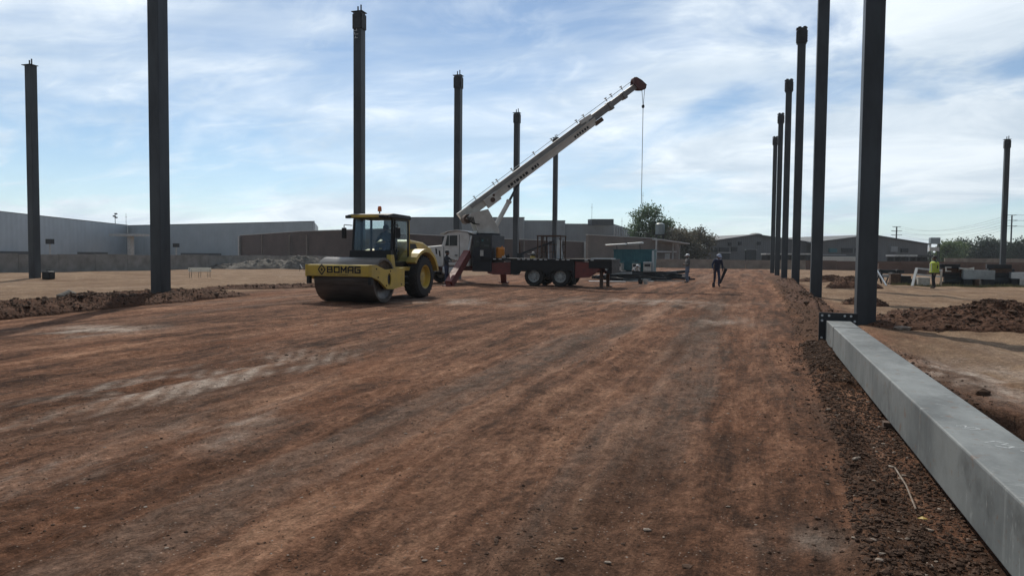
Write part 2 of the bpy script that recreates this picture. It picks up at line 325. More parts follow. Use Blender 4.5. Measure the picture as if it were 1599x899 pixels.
def gz(X, Y):
    X = np.asarray(X, float); Y = np.asarray(Y, float)
    berm, tanL, tanR, pale = ground_fields(X, Y); berm = np.where(X > 1.72+.03*np.maximum(Y-13, 0), 0, berm) if np.ndim(X) else berm
    far = sst(140, 60, np.abs(Y)+np.abs(X)*.5)
    fade = np.clip(1.15-Y/60, .25, 1)*far
    z = .05*fbm(X*.18, Y*.07, 1, 3)*far + .016*fbm(X*1.5, Y*.10, 2, 3)*far + .013*fbm(X*4.6, Y*.45, 3, 4)*fade
    z += .011*fbm(X*3.3, Y*2.1, 24, 4, .6)*fade + .008*fbm(X*7, Y*7, 4, 3)*fade*(.5+.9*sst(-.1, .6, fbm(X*.8, Y*.5, 5, 2)))
    for i_, x_ in enumerate((-.15, -2.15, -3.3, -4.3, -6.45, -8.6, -10.7)):
        e_ = X-x_-.10*fbm(X*0+i_*3.7, Y*.11, 26, 3)-.015*fbm(X*0+i_, Y*1.7, 27, 3); z += (.011 if i_ % 2 else -.009)*(sst(-.03, .03, e_)-sst(.05, .7, e_))*far*sst(50, 25, Y)
    rut = sst(.45, .75, vn(X*.42+.3, Y*.012, 6)); z -= .018*rut*far
    lump = .75*(.035*np.abs(fbm(X*5, Y*5, 7, 4, .62)) + .05*sst(.1, .9, fbm(X*2.1, Y*1.7, 8, 3)) + .02*np.abs(fbm(X*14, Y*14, 9, 2)))
    lump = lump*np.clip(1.35-Y/17, .25, 1)
    bh = np.interp(Y, [0, 12, 20, 60], [.045, .06, .10, .12])
    z += berm*(bh+lump*1.15)
    q = ((X-2.35)/.62)**2+((Y-7.0)/1.1)**2; z -= .95*np.exp(-q**5)*(1+.3*fbm(X*3, Y*3, 12, 3))
    rim = np.exp(-((X-2.2-.25*fbm(X*0+.5, Y*.7, 13, 2))/.30)**2)*sst(14, 12, Y)*sst(1.7, 1.95, X); z += rim*(.05+.06*np.abs(fbm(X*6, Y*6, 14, 3)))*sst(.6, 1.6, q)
    z += tanR*far*(.03*fbm(X*.9, Y*.5, 15, 4)); z += tanL*far*.05*fbm(X*.3, Y*.3, 16, 3)
    return z
def gzf(x, y): return float(gz(np.array([x]), np.array([y]))[0])
def build_ground():
    X, Y = np.meshgrid(xs, ys); nx, ny = len(xs), len(ys)
    Z = gz(X, Y); berm, tl, tr, pale = ground_fields(X, Y)
    me = bpy.data.meshes.new('ground'); me.vertices.add(nx*ny)
    me.vertices.foreach_set('co', np.stack([X, Y, Z], -1).ravel())
    i = np.arange((ny-1)*(nx-1)); r = i//(nx-1); c = i % (nx-1); a = r*nx+c
    q = np.stack([a, a+1, a+nx+1, a+nx], -1).ravel()
    me.loops.add(len(q)); me.loops.foreach_set('vertex_index', q); me.polygons.add(len(i)); me.polygons.foreach_set('loop_start', i*4); me.polygons.foreach_set('loop_total', np.full(len(i), 4))
    me.update(); me.validate(); me.shade_smooth()
    band = np.clip(np.exp(-((X+.82+.12*fbm(X*0+2.2, Y*.25, 70, 3))/.48)**2)*(.75+.5*fbm(X*1.5, Y*.4, 71, 3)) + .7*np.exp(-((X+2.9+.2*fbm(X*0+3.1, Y*.2, 72, 3))/.35)**2)*(.6+.7*fbm(X*1.5, Y*.3, 73, 3)) + .7*np.exp(-((X+5.6+.2*fbm(X*0+5.1, Y*.2, 74, 3))/.55)**2)*(.5+.7*fbm(X*1.2, Y*.3, 75, 3)), 0, 1)*sst(60, 35, Y)
    for nm, v in (('berm', berm), ('tan', np.maximum(tl, tr)), ('pale', pale), ('band', band)):
        at = me.attributes.new(nm, 'FLOAT', 'POINT'); at.data.foreach_set('value', v.ravel().astype(np.float32))
    o = bpy.data.objects.new('ground', me); COL.objects.link(o); o['kind'] = 'structure'
    M = bpy.data.materials.new('compacted_earth'); M.use_nodes = True; nt = M.node_tree; N = nt.nodes; L = nt.links; b = N['Principled BSDF']
    geo = N.new('ShaderNodeNewGeometry')
    def noise(sc, stretch, det=6, rough=.6, dist=0):
        mp = N.new('ShaderNodeMapping'); L.new(geo.outputs['Position'], mp.inputs[0]); mp.inputs['Scale'].default_value = stretch
        n = N.new('ShaderNodeTexNoise'); L.new(mp.outputs[0], n.inputs['Vector']); n.inputs['Scale'].default_value = sc; n.inputs['Detail'].default_value = det; n.inputs['Roughness'].default_value = rough; n.inputs['Distortion'].default_value = dist
        return n.outputs[0]
    def rmp(v, lo, hi, a=0., b2=1.):
        r = N.new('ShaderNodeMapRange'); L.new(v, r.inputs[0]); r.inputs[1].default_value = lo; r.inputs[2].default_value = hi; r.inputs[3].default_value = a; r.inputs[4].default_value = b2; return r.outputs[0]
    def mix(f, a, c, mode='MIX'):
        x = N.new('ShaderNodeMix'); x.data_type = 'RGBA'; x.blend_type = mode
        for k, v in ((0, f), (6, a), (7, c)):
            if isinstance(v, (int, float)): x.inputs[k].default_value = v
            elif isinstance(v, tuple): x.inputs[k].default_value = (*v, 1)
            else: L.new(v, x.inputs[k])
        return x.outputs[2]
    def attr(n):
        a = N.new('ShaderNodeAttribute'); a.attribute_name = n; return a.outputs['Fac']
    def mul(a, c):
        x = N.new('ShaderNodeMath'); x.operation = 'MULTIPLY'
        for k, v in ((0, a), (1, c)):
            if isinstance(v, (int, float)): x.inputs[k].default_value = v
            else: L.new(v, x.inputs[k])
        return x.outputs[0]
    streak = rmp(noise(1, (1.1, .09, 1), 8, .62, .4), .36, .64)
    streak2 = rmp(noise(1, (5, .5, 1), 8, .65, .5), .38, .66)
    blot = rmp(noise(.9, (1, .55, 1), 8, .62, .3), .38, .62)
    def addw(terms):
        acc = None
        for v, w in terms:
            t_ = mul(v, w)
            if acc is None: acc = t_
            else:
                x = N.new('ShaderNodeMath'); x.operation = 'ADD'; L.new(acc, x.inputs[0]); L.new(t_, x.inputs[1]); acc = x.outputs[0]
        return acc
    v = addw([(noise(1, (1.0, .085, 1), 9, .68, .5), .34), (noise(1, (4.5, .55, 1), 9, .72, .6), .26), (noise(1.7, (1.1, .55, 1), 10, .75, .5), .24), (noise(9, (1.2, .7, 1), 9, .78, .3), .16)])
    cr = N.new('ShaderNodeValToRGB'); L.new(rmp(v, .42, .58), cr.inputs[0]); el = cr.color_ramp.elements
    el[0].position = 0; el[0].color = (.042, .026, .019, 1); el[1].position = 1; el[1].color = (.33, .195, .125, 1)
    for p_, c_ in ((.25, (.078, .044, .029, 1)), (.5, (.146, .077, .048, 1)), (.75, (.225, .124, .078, 1))): e_ = el.new(p_); e_.color = c_
    c = mix(mul(rmp(noise(1, (.8, .13, 1), 8, .66, .5), .50, .66), .26), cr.outputs[0], mix(rmp(v, .42, .58), (.048, .033, .025), (.235, .160, .113)))
    c = mix(mul(rmp(noise(.5, (1, .4, 1), 8, .66, .5), .52, .66), .5), c, (.195, .088, .046))
    c = mix(mul(rmp(noise(3.2, (1, .6, 1), 9, .75), .55, .68), .7), c, (.045, .030, .023))
    c = mix(mul(attr('band'), .75), c, (.062, .037, .025))
    tan = mix(rmp(noise(1, (.5, .25, 1), 8, .62), .35, .65), (.29, .215, .145), (.19, .128, .082))
    tan = mix(mul(rmp(noise(2.2, (1, .8, 1), 10, .75, .5), .48, .66), .6), tan, (.12, .078, .053))
    tan = mix(mul(rmp(noise(1, (2.5, .8, 1), 8, .65), .5, .7), .6), tan, (.13, .08, .053))
    tan = mix(mul(rmp(noise(1, (.22, 1.1, 1), 9, .7, .8), .5, .68), .55), tan, (.135, .088, .060))
    tan = mix(mul(rmp(noise(1, (.9, .16, 1), 9, .68, .5), .52, .66), .6), tan, (.155, .10, .066))
    tan = mix(mul(rmp(noise(1, (.35, .5, 1), 8, .7, 1.), .56, .7), .7), tan, (.36, .29, .215))
    c = mix(attr('tan'), c, tan)
    c = mix(mul(attr('pale'), rmp(noise(7, (1, .5, 1), 7, .7), .32, .6, .25, 1)), c, (.42, .365, .31))
    soil = mix(rmp(noise(6, (1, 1, 1), 8, .7), .35, .65), (.075, .044, .029), (.115, .066, .042))
    c = mix(attr('berm'), c, soil)
    sp = N.new('ShaderNodeTexVoronoi'); L.new(geo.outputs['Position'], sp.inputs['Vector']); sp.inputs['Scale'].default_value = 26
    c = mix(mul(rmp(sp.outputs['Distance'], .16, .10), rmp(noise(2.5, (1, 1, 1), 4), .45, .62)), c, (.34, .29, .24))
    sp2 = N.new('ShaderNodeTexVoronoi'); L.new(geo.outputs['Position'], sp2.inputs['Vector']); sp2.inputs['Scale'].default_value = 17
    c = mix(mul(rmp(sp2.outputs['Distance'], .2, .12), rmp(noise(1.7, (1, 1, 1), 4), .5, .66)), c, (.035, .024, .02))
    gr = rmp(noise(55, (1, 1, 1), 6, .75), .3, .7, .55, 1.45); c = mix(1., c, gr, 'MULTIPLY')
    c = mix(1., c, rmp(noise(17, (1, .8, 1), 8, .8, .3), .36, .64, .55, 1.38), 'MULTIPLY')
    c = mix(1., c, (1.05, .985, .955), 'MULTIPLY')
    L.new(c, b.inputs['Base Color']); b.inputs['Roughness'].default_value = .95; b.inputs['Specular IOR Level'].default_value = .06
    hsum = N.new('ShaderNodeMath'); hsum.operation = 'ADD'
    L.new(mul(noise(38, (1, 1, 1), 8, .72), .8), hsum.inputs[0]); L.new(mul(noise(1, (9, 1.6, 1), 8, .7), 1.5), hsum.inputs[1])
    hs2 = N.new('ShaderNodeMath'); hs2.operation = 'ADD'; L.new(hsum.outputs[0], hs2.inputs[0]); L.new(mul(noise(2.6, (1.3, .8, 1), 9, .68, .4), 3.2), hs2.inputs[1]); hsum = hs2
    bp = N.new('ShaderNodeBump'); bp.inputs['Distance'].default_value = .03; bp.inputs['Strength'].default_value = 1; L.new(hsum.outputs[0], bp.inputs['Height']); L.new(bp.outputs[0], b.inputs['Normal'])
    me.materials.append(M); return o
build_ground()

# ------------------------------------------------------------------ background buildings and walls
def P2(px, depth): p = PD(px, 400, depth); return (p.x, p.y)
def ZP(px, py, depth): return PD(px, py, depth).z
def wallslab(a, b, za, zb, t, z0=-.4):          # vertical slab a->b, thickness t away from the camera
    a = Vector((*a, 0)); b = Vector((*b, 0)); d = (b-a).normalized(); n = Vector((-d.y, d.x, 0))
    if n.dot(a) < 0: n = -n
    m_ = MB(); q = [a, b, b+n*t, a+n*t]; tops = [za, zb, zb, za]
    m_.add([(p.x, p.y, z0) for p in q]+[(p.x, p.y, z) for p, z in zip(q, tops)], [(3,2,1,0),(4,5,6,7),(0,1,5,4),(1,2,6,5),(2,3,7,6),(3,0,4,7)])
    return m_
def coping(a, b, za, zb, t, h=.12, o=.08):
    a = Vector((*a, 0)); b = Vector((*b, 0)); d = (b-a).normalized(); n = Vector((-d.y, d.x, 0))
    if n.dot(a) < 0: n = -n
    a = a-d*o; b = b+d*o; q = [a-n*o, b-n*o, b+n*(t+o), a+n*(t+o)]; z = [za, zb, zb, za]
    m_ = MB(); m_.add([(p.x, p.y, zz+.003) for p, zz in zip(q, z)]+[(p.x, p.y, zz+h) for p, zz in zip(q, z)], [(3,2,1,0),(4,5,6,7),(0,1,5,4),(1,2,6,5),(2,3,7,6),(3,0,4,7)])
    return m_
CLAD = ribmat('blue_grey_cladding', (.34, .385, .42), .9, .04, .5, .9)
CLAD2 = ribmat('mid_grey_cladding', (.25, .265, .275), 1.1, .03, .55, .85)
CLAD3 = ribmat('dark_warehouse_cladding', (.115, .118, .122), .8, .03, .6, .85)
BRICK = brickmat('brown_brick', (.105, .066, .056), (.070, .046, .041), (.10, .08, .07), 3.2)
BRICK2 = brickmat('tan_brick', (.20, .165, .14), (.16, .13, .11), (.2, .18, .16), 3.0)
BRICK3 = brickmat('red_brick', (.17, .10, .075), (.13, .08, .06), (.17, .14, .12), 3.0)

def building(name, label, segs, mt, t=.5, trim=None, cat='building', z0=-.4):
    """segs: list of (px, py_top, depth) along the facade; consecutive points make walls of real height"""
    p0 = P2(segs[0][0], segs[0][2]); b = thing(name, label, cat, (p0[0], p0[1], 0))
    for s0, s1 in zip(segs[:-1], segs[1:]):
        a, c = P2(s0[0], s0[2]), P2(s1[0], s1[2]); za, zb = ZP(*s0), ZP(*s1)
        part('wall', wallslab(a, c, za, zb, t, z0), mt, b, world=True)
        if trim: part('coping', coping(a, c, za, zb, t), trim, b, world=True)
    return b
# light blue-grey warehouse on the left with an inner corner
Lb = building('cladding_warehouse', 'light blue-grey clad warehouse behind the low wall at far left', [(-60, 323, 131), (0, 330.5, 137), (200, 352, 185)], CLAD, .6, DTRIM)
c0, c1 = P2(200, 185), P2(489, 168); za, zb = ZP(200, 352.5, 185), ZP(489, 346, 168)
part('wall', wallslab((c0[0]+.02, c0[1]), c1, za, zb, .6), CLAD, Lb, world=True); part('coping', coping((c0[0]+.25, c0[1]), c1, za, zb, .6), DTRIM, Lb, world=True)
c2 = P2(497, 195); part('wall', wallslab((c1[0]+.02, c1[1]+.7), c2, zb-.2, zb-.2, .5), CLAD, Lb, world=True)
mb = MB()                                    # loading canopy in the inner corner
k0, k1 = PD(181, 367, 170), PD(223, 367, 164)
mb.bar(k0, k1, 3.2, .5); part('canopy', mb, TRIM, Lb, world=True)
kp = PD(204, 367, 166.5); mb = MB(); mb.box((kp.x-.5, kp.y-.5, -.2), (kp.x+.5, kp.y+.5, kp.z-.3)); part('canopy_post', mb, TRIM, Lb, world=True)
for px, d in ((20, 137), (130, 161), (310, 176), (420, 170)):       # dark dado under the cladding
    mb = MB(); a = PD(px-32, 0, d-2.4); c = PD(px+32, 0, d-2.4 + (5.8 if px < 200 else -1.8))
    mb.bar((a.x, a.y, 1.05), (c.x, c.y, 1.05), .15, 1.0); part('plinth_panel', mb, DTRIM, Lb, world=True)
# roof mast with floodlights on the warehouse
g = PD(180, 352, 184); mb = MB(); zt = ZP(180, 333, 184)
t = thing('floodlight_mast', 'thin mast with floodlights on the roof corner of the blue-grey warehouse', 'mast', (g.x, g.y, 0))
mb.cyl((g.x, g.y, 4), (g.x, g.y, zt), .07, n=8); part('pole', mb, STEELD, t, world=True)
for dz, dx in ((-.15, .25), (-.75, -.3), (-1.1, .3)):
    mb = MB(); mb.box((g.x+dx-.3, g.y-.2, zt+dz-.18), (g.x+dx+.3, g.y+.2, zt+dz+.18)); mb.bar((g.x, g.y, zt+dz), (g.x+dx, g.y, zt+dz), .08, .08); part('floodlight', mb, STEELD, t, world=True)
for i, (px, py, d) in enumerate(((78, 381, 60), (275, 386, 78))):
    g = PD(px, py, d); t = thing('floodlight', ['white floodlight post behind the low wall beside the short outer column', 'small dark floodlight post behind the low wall right of the near left column'][i], 'light', (g.x, g.y, 0))
    mb = MB(); mb.cyl((g.x, g.y, -.1), (g.x, g.y, g.z), .06, n=8); part('pole', mb, TRIM, t, world=True)
    mb = MB(); mb.box((g.x-.35, g.y-.12, g.z), (g.x+.35, g.y+.12, g.z+.42)); part('lamp_head', mb, STEELD, t, world=True)

# low boundary wall along the left side, built of bays
t = thing('boundary_wall', 'long low grey concrete block wall along the left edge of the site', 'wall', (-50, 30, 0))
for k in range(18):
    y0 = 22+k*3.2; mb = MB(); mb.box((-50.1, y0+.012, -.3), (-49.9, y0+3.188, 1.33+.03*math.sin(k*2.1))); part('wall_panel', mb, CONC, t, world=True)
# brick hall left of the roller, brick yard wall right of it
Bl = building('brick_hall', 'dark brown brick building with pale coping behind the roller', [(375, 368, 140), (470, 361.5, 120), (612, 357.5, 104)], BRICK, .5, TRIM)
for px, dd in ((412, 131), (455, 122.5), (482, 118.5)):
    mb = MB(); a = PD(px, 362, dd); mb.box((a.x-.12, a.y-.62, -.3), (a.x+.12, a.y-.42, a.z-.5)); part('pilaster', mb, BRICK2, Bl, world=True)
a = PD(376, 368, 139.5); mb = MB(); mb.box((a.x-.3, a.y-.5, -.3), (a.x+.02, a.y+12, a.z-.1)); part('wall', mb, TRIM, Bl, world=True)
Br = building('brick_yard_wall', 'brown brick wall with pale coping running behind the crane truck', [(612, 364.5, 104), (780, 373, 126), (916, 378, 147)], BRICK, .4, TRIM, 'wall')
a = P2(915, 146); mb = MB(); mb.box((a[0]-.3, a[1]-.6, -.3), (a[0]+.35, a[1]-.05, ZP(915, 377, 146))); part('end_post', mb, TRIM, Br, world=True)
for px, dd in ((700, 115.5), (748, 121.5), (818, 131.5), (862, 138.5)):
    a = PD(px, 380, dd-.6); mb = MB(); mb.box((a.x-.14, a.y-.14, -.3), (a.x+.14, a.y+.14, 4.3)); part('pilaster', mb, BRICK2, Br, world=True)
# grey industrial halls
building('grey_hall', 'tall plain grey hall directly behind the crane boom', [(600, 340, 158), (817, 340, 170), (818.5, 340, 178)], CLAD2, .6, DTRIM)
building('grey_hall', 'grey hall stepping down to the right of the tallest one', [(818, 345, 176), (881, 345, 182), (882, 345, 190)], CLAD2, .6, DTRIM)
gh = building('grey_hall', 'lowest grey hall with a raised parapet beside the tree', [(881, 350, 186), (957, 350.5, 190), (992, 361, 215)], CLAD2, .6, DTRIM)
a, c = PD(921, 346, 185), PD(955, 346, 187); mb = MB(); mb.bar((a.x, a.y, a.z-.2), (c.x, c.y, c.z-.2), 2.5, 1.6); part('parapet', mb, DTRIM, gh, world=True)
for i in range(9):
    px = 960+i*3.6; a = PD(px, 353+i*.85, 190+i*2.6); mb = MB(); mb.box((a.x-.13, a.y-.6, 2), (a.x+.13, a.y-.1, a.z)); part('mullion', mb, TRIM, gh, world=True)
for px, y0, y1, d, lab in ((924, 318, 350, 190, 'thin antenna mast above the lowest grey hall'), (971, 340, 356, 196, 'short thin antenna beside the tree'), (1003.5, 300, 330, 205, 'thin antenna mast behind the big tree'), (197, 333, 353, 184, 'thin antenna rod on the roof corner of the blue-grey warehouse')):
    a, c = PD(px, y1, d), PD(px, y0, d); t = thing('antenna', lab, 'antenna', (a.x, a.y, 0))
    mb = MB(); mb.cyl((a.x, a.y, 1), (a.x, a.y, c.z), .07, .035, 6); part('mast', mb, STEELD, t, world=True)
    mb = MB(); mb.bar((a.x-.35, a.y, c.z-1), (a.x+.35, a.y, c.z-1), .05, .05); part('cross_arm', mb, STEELD, t, world=True)
# tan brick house with pale framed end and a water tank
Hb = building('tan_brick_house', 'low tan brick building with pale roof edge behind the turquoise cabin', [(918, 367, 118), (1024, 373, 128)], BRICK2, .5, TRIM)
a, c = P2(1024, 128), P2(1062, 140); part('wall', wallslab((a[0]+.1, a[1]+.6), c, 4.4, 4.1, .4), BRICK2, Hb, world=True)
for px, d, yt in ((1025, 127, 374), (1051, 134, 378), (1061, 138, 380)):
    a = PD(px, yt, d-.8); mb = MB(); mb.box((a.x-.13, a.y-.13, -.2), (a.x+.13, a.y+.13, a.z)); part('porch_post', mb, TRIM, Hb, world=True)
a, c = PD(1022, 374, 127), PD(1068, 380.5, 137); mb = MB(); mb.bar(a, c, 2.4, .2); part('porch_roof', mb, TRIM, Hb, world=True)
a, c = PD(1026, 393, 128), PD(1056, 393, 136); mb = MB(); mb.bar((a.x, a.y-.8, a.z), (c.x, c.y-.8, c.z), .25, .22); part('beam', mb, TRIM, Hb, world=True)
a = PD(1041, 399, 130); mb = MB(); mb.box((a.x-.3, a.y-.3, -.2), (a.x+.5, a.y+.3, a.z+.4)); part('door', mb, TRIM, Hb, world=True)
a = PD(1030.5, 366, 150); t = thing('water_tank', 'grey-green water tank on a stand in front of the big tree', 'tank', (a.x, a.y, 0))
zt = ZP(1030.5, 348, 150); mb = MB(); mb.lathe([(-.001, .001), (0, .95), (zt-a.z-.3, .95), (zt-a.z, .5), (zt-a.z, .001)], (a.x, a.y, a.z), 'Z', 20); part('tank_body', mb, mat('tank_paint', (.22, .27, .27), .5), t, True, world=True)
for sx in (-.7, .7):
    for sy in (-.7, .7): mb = MB(); mb.box((a.x+sx-.07, a.y+sy-.07, -.1), (a.x+sx+.07, a.y+sy+.07, a.z-.14)); part('leg', mb, STEELD, t, world=True)
mb = MB(); mb.box((a.x-1.1, a.y-1.1, a.z-.14), (a.x+1.1, a.y+1.1, a.z-.01)); part('platform', mb, STEELD, t, world=True)
# back boundary wall
t = thing('boundary_wall', 'low brown wall closing the far end of the site', 'wall', (0, 108, 0))
for k in range(24):
    x0 = -28+k*4; mb = MB(); mb.box((x0+.015, 108, -.4), (x0+3.985, 108.25, 1.30+.04*math.sin(k*1.7))); part('wall_panel', mb, TANW if k < 9 else BRICK3, t, world=True)

def gable(name, label, pxl, pyl, pxm, pym, pxr, pyr, d0, d1, mt, feats):
    a, mm, c = PD(pxl, pyl, d0), PD(pxm, pym, (d0+d1)/2), PD(pxr, pyr, d1)
    b = thing(name, label, 'building', (mm.x, mm.y, 0)); dv = Vector((c.x-a.x, c.y-a.y, 0)).normalized(); n = Vector((-dv.y, dv.x, 0))
    if n.y < 0: n = -n
    mb = MB(); pr = [Vector((a.x, a.y, -.5)), Vector((c.x, c.y, -.5)), Vector(c), Vector(mm), Vector(a)]
    mb.add([p for p in pr]+[p+n*.5 for p in pr], [(0,1,2,3,4),(9,8,7,6,5)]+[(i, (i+1) % 5, 5+(i+1) % 5, 5+i) for i in range(5)]); part('gable_wall', mb, mt, b, world=True)
    for p, q in ((a, mm), (c, mm)):
        mb = MB(); e = (Vector(p)-Vector(q)).normalized()*.5; u = Vector((0, 0, .03))
        vs = [Vector(p)+e-n*.5+u, Vector(q)-n*.5+u, Vector(q)+n*45+u, Vector(p)+e+n*45+u]
        mb.add(vs+[v+Vector((0, 0, .28)) for v in vs], [(3,2,1,0),(4,5,6,7),(0,1,5,4),(1,2,6,5),(2,3,7,6),(3,0,4,7)]); part('roof', mb, DTRIM, b, world=True)
    for nm, px, py, w, h, mtt in feats:
        dd = d0+(d1-d0)*(px-pxl)/(pxr-pxl); p = PD(px, py, dd); o_ = p-n*.12
        mb = MB(); mb.bar(o_-dv*w/2, o_+dv*w/2, .35, h); part(nm, mb, mtt, b, world=True)
    return b
gb = gable('gabled_warehouse', 'dark grey warehouse with a low gable and three small vents, right of the trees', 1104, 378.5, 1180, 367.5, 1268, 380, 178, 186, CLAD3,
      [('vent', 1139, 381, .85, .8, VENT), ('vent', 1155, 380, .85, .8, VENT), ('vent', 1185, 380, .85, .8, VENT), ('door', 1172, 399, 2.9, 3.0, VENT), ('lintel', 1172, 390.2, 3.4, .25, TRIM),
       ('window', 1115, 390, 1.6, 1.1, VENT), ('window', 1130, 390, 2.6, 1.1, VENT), ('window', 1146, 389, 1.6, 1.1, VENT), ('canopy', 1131, 394.5, 3.3, .25, TRIM), ('door', 1131, 400, 2.7, 1.6, VENT)])
a = PD(1180, 367, 185); mb = MB(); mb.lathe([(0, 1.7), (.35, 1.6), (.6, .9), (.7, .01)], (a.x, a.y+1.5, a.z-.1), 'Z', 18); part('roof_ventilator', mb, DTRIM, gb, True, world=True)
gb2 = gable('gabled_warehouse', 'wide dark warehouse with a low gable behind the two nearest right columns', 1275, 379, 1362, 368, 1449, 382, 182, 192, CLAD3,
      [('window', 1300, 391, 2.4, 1.0, TURQ), ('window', 1322, 391, 3.4, 1.2, VENT), ('window', 1340, 391, 2.2, 1.2, VENT), ('window', 1395, 389, 2.2, 1.4, CLAD2), ('window', 1412, 391, 2.2, 1.1, VENT), ('fascia', 1300, 398, 8, .3, CLAD2)])
for px in (1308, 1313, 1316.5): 
    a = PD(px, 376, 200); mb = MB(); mb.cyl((a.x, a.y, 3), (a.x, a.y, a.z+random.uniform(.4, 1.4)), .18, n=8); part('chimney', mb, DTRIM, gb2, world=True)
# small far sheds, parked trucks and signs beyond the back wall
def shed(label, px0, px1, pyr, d, h, mt, roof):
    a, c = PD(px0, pyr, d), PD(px1, pyr, d); t = thing('shed', label, 'shed', (a.x, a.y, 0)); dv = (c-a).normalized(); n = Vector((-dv.y, dv.x, 0)).normalized()
    if n.y < 0: n = -n
    mb = MB(); mb.bar(a+n*1.5, c+n*1.5, 3.2, .28); part('roof', mb, roof, t, world=True)
    mb = MB(); q0, q1 = a+n*2.6, c+n*2.6; mb.bar((q0.x, q0.y, a.z/2-.3), (q1.x, q1.y, a.z/2-.3), .2, a.z+.25); part('wall', mb, mt, t, world=True)
    for k in range(5):
        p = a+(c-a)*(k/4*.96+.02)+n*.3; mb = MB(); mb.box((p.x-.08, p.y-.08, -.2), (p.x+.08, p.y+.08, a.z-.15)); part('post', mb, STEELD, t, world=True)
shed('open shed with a pale roof edge beyond the wall between the far right columns', 1196, 1268, 396.5, 150, 2.4, VENT, TRIM)
shed('dark open shed with a bright white roof beyond the wall left of the vest worker', 1398, 1432, 399, 120, 2, VENT, SILV)
shed('long dark open shed directly behind the vest worker', 1433, 1462, 399.5, 124, 2, VENT, DTRIM)
for px, lab in ((1300, 'low white trailer beyond the wall right of the second column'), (1328, 'white box trailer beyond the wall beside the near column')):
    a = PD(px, 406, 140); t = thing('trailer', lab, 'trailer', (a.x, a.y, 0))
    mb = MB(); mb.box((a.x-2.2, a.y, .7), (a.x+2.0, a.y+2.2, 2.0)); part('body', mb, OFFW, t, world=True, bevel=.05)
    for s in (-1.4, -.4, 1.3): mb = MB(); mb.cyl((a.x+s, a.y-.06, .4), (a.x+s, a.y+.25, .4), .42, n=14); part('wheel', mb, RUB, t, world=True)
a = PD(1458.5, 392, 160); zt = ZP(1458, 371, 160); zm = ZP(1458, 381, 160)
t = thing('tower_tank', 'boxy grey tank tower with a white lower panel behind the vest worker', 'tower', (a.x, a.y, 0))
mb = MB(); mb.box((a.x-.95, a.y-.9, zm), (a.x+1.0, a.y+.9, zt)); part('tank', mb, mat('tank_blue_grey', (.26, .31, .34), .5), t, world=True, bevel=.06)
mb = MB(); mb.box((a.x-1.0, a.y-.8, a.z), (a.x+.85, a.y+.8, ZP(1458, 386, 160))); part('panel', mb, TRIM, t, world=True)
for sx in (-.85, .85):
    for sy in (-.7, .7): mb = MB(); mb.box((a.x+sx-.09, a.y+sy-.09, -.2), (a.x+sx+.09, a.y+sy+.09, zm)); part('leg', mb, STEELD, t, world=True)
# low walls on the right, nearer than the back wall
def longwall(label, px0, px1, d0, d1, h, mt, n):
    a, c = Vector((*P2(px0, d0), 0)), Vector((*P2(px1, d1), 0)); t = thing('boundary_wall', label, 'wall', a)
    for k in range(n):
        p, q = a+(c-a)*(k/n+.0008), a+(c-a)*((k+1)/n-.0008); part('wall_panel', wallslab((p.x, p.y), (q.x, q.y), h, h, .2), mt, t, world=True)
longwall('reddish brick wall behind the steel yard at far right', 1372, 1760, 76, 76, 1.12, BRICK3, 14)
longwall('pale tan wall further back behind the brick wall at far right', 1475, 1800, 130, 124, 1.9, TANW, 12)

# ------------------------------------------------------------------ trees
def leafmat(name, c, c2):
    M = mat(name, c, .6, 0, c2, 2.2, lo=.3, hi=.7); nt = M.node_tree; N = nt.nodes; L = nt.links; b = N['Principled BSDF']; o = N['Material Output']
    tr = N.new('ShaderNodeBsdfTranslucent'); L.new(b.inputs['Base Color'].links[0].from_socket, tr.inputs[0]); x = N.new('ShaderNodeMixShader'); x.inputs[0].default_value = .35
    L.new(b.outputs[0], x.inputs[1]); L.new(tr.outputs[0], x.inputs[2]); L.new(x.outputs[0], o.inputs[0]); return M
LEAF = leafmat('green_leaves', (.085, .15, .045), (.045, .085, .028)); LEAFB = leafmat('dry_brown_leaves', (.115, .10, .06), (.07, .066, .042)); LEAFD = leafmat('dark_leaves', (.030, .048, .024), (.018, .030, .017)); LEAFY = leafmat('light_leaves', (.11, .16, .05), (.07, .11, .035))
BARK = mat('bark', (.09, .065, .05), .9, 0, (.05, .04, .03), 6)
def leaves(name, blobs, n, size, mt, par, seed):
    r = np.random.default_rng(seed); B = np.array(blobs, float); w = B[:, 3]**2; w /= w.sum(); cl = []
    nc = max(10, n//26); ci = r.choice(len(B), nc, p=w); d = r.normal(size=(nc, 3)); d /= np.linalg.norm(d, axis=1)[:, None]
    cen = B[ci, :3]+d*(B[ci, 3]*r.uniform(.35, 1.06, nc))[:, None]*np.array([1, 1, .85])
    k = r.integers(0, nc, n); sp = size*3.0
    P = cen[k]+r.normal(size=(n, 3))*sp*np.array([.8, .8, .55]); A = r.normal(size=(n, 3)); A /= np.linalg.norm(A, axis=1)[:, None]
    Bv = np.cross(A, r.normal(size=(n, 3))); Bv /= np.linalg.norm(Bv, axis=1)[:, None]; s = (size*r.uniform(.5, 1.2, n))[:, None]
    V = np.stack([P-A*s, P+Bv*s*.5, P+A*s, P-Bv*s*.5], 1).reshape(-1, 3)
    me = bpy.data.meshes.new(name); me.from_pydata(V.tolist(), [], np.arange(4*n).reshape(-1, 4).tolist())
    return part(name, me, mt, par)
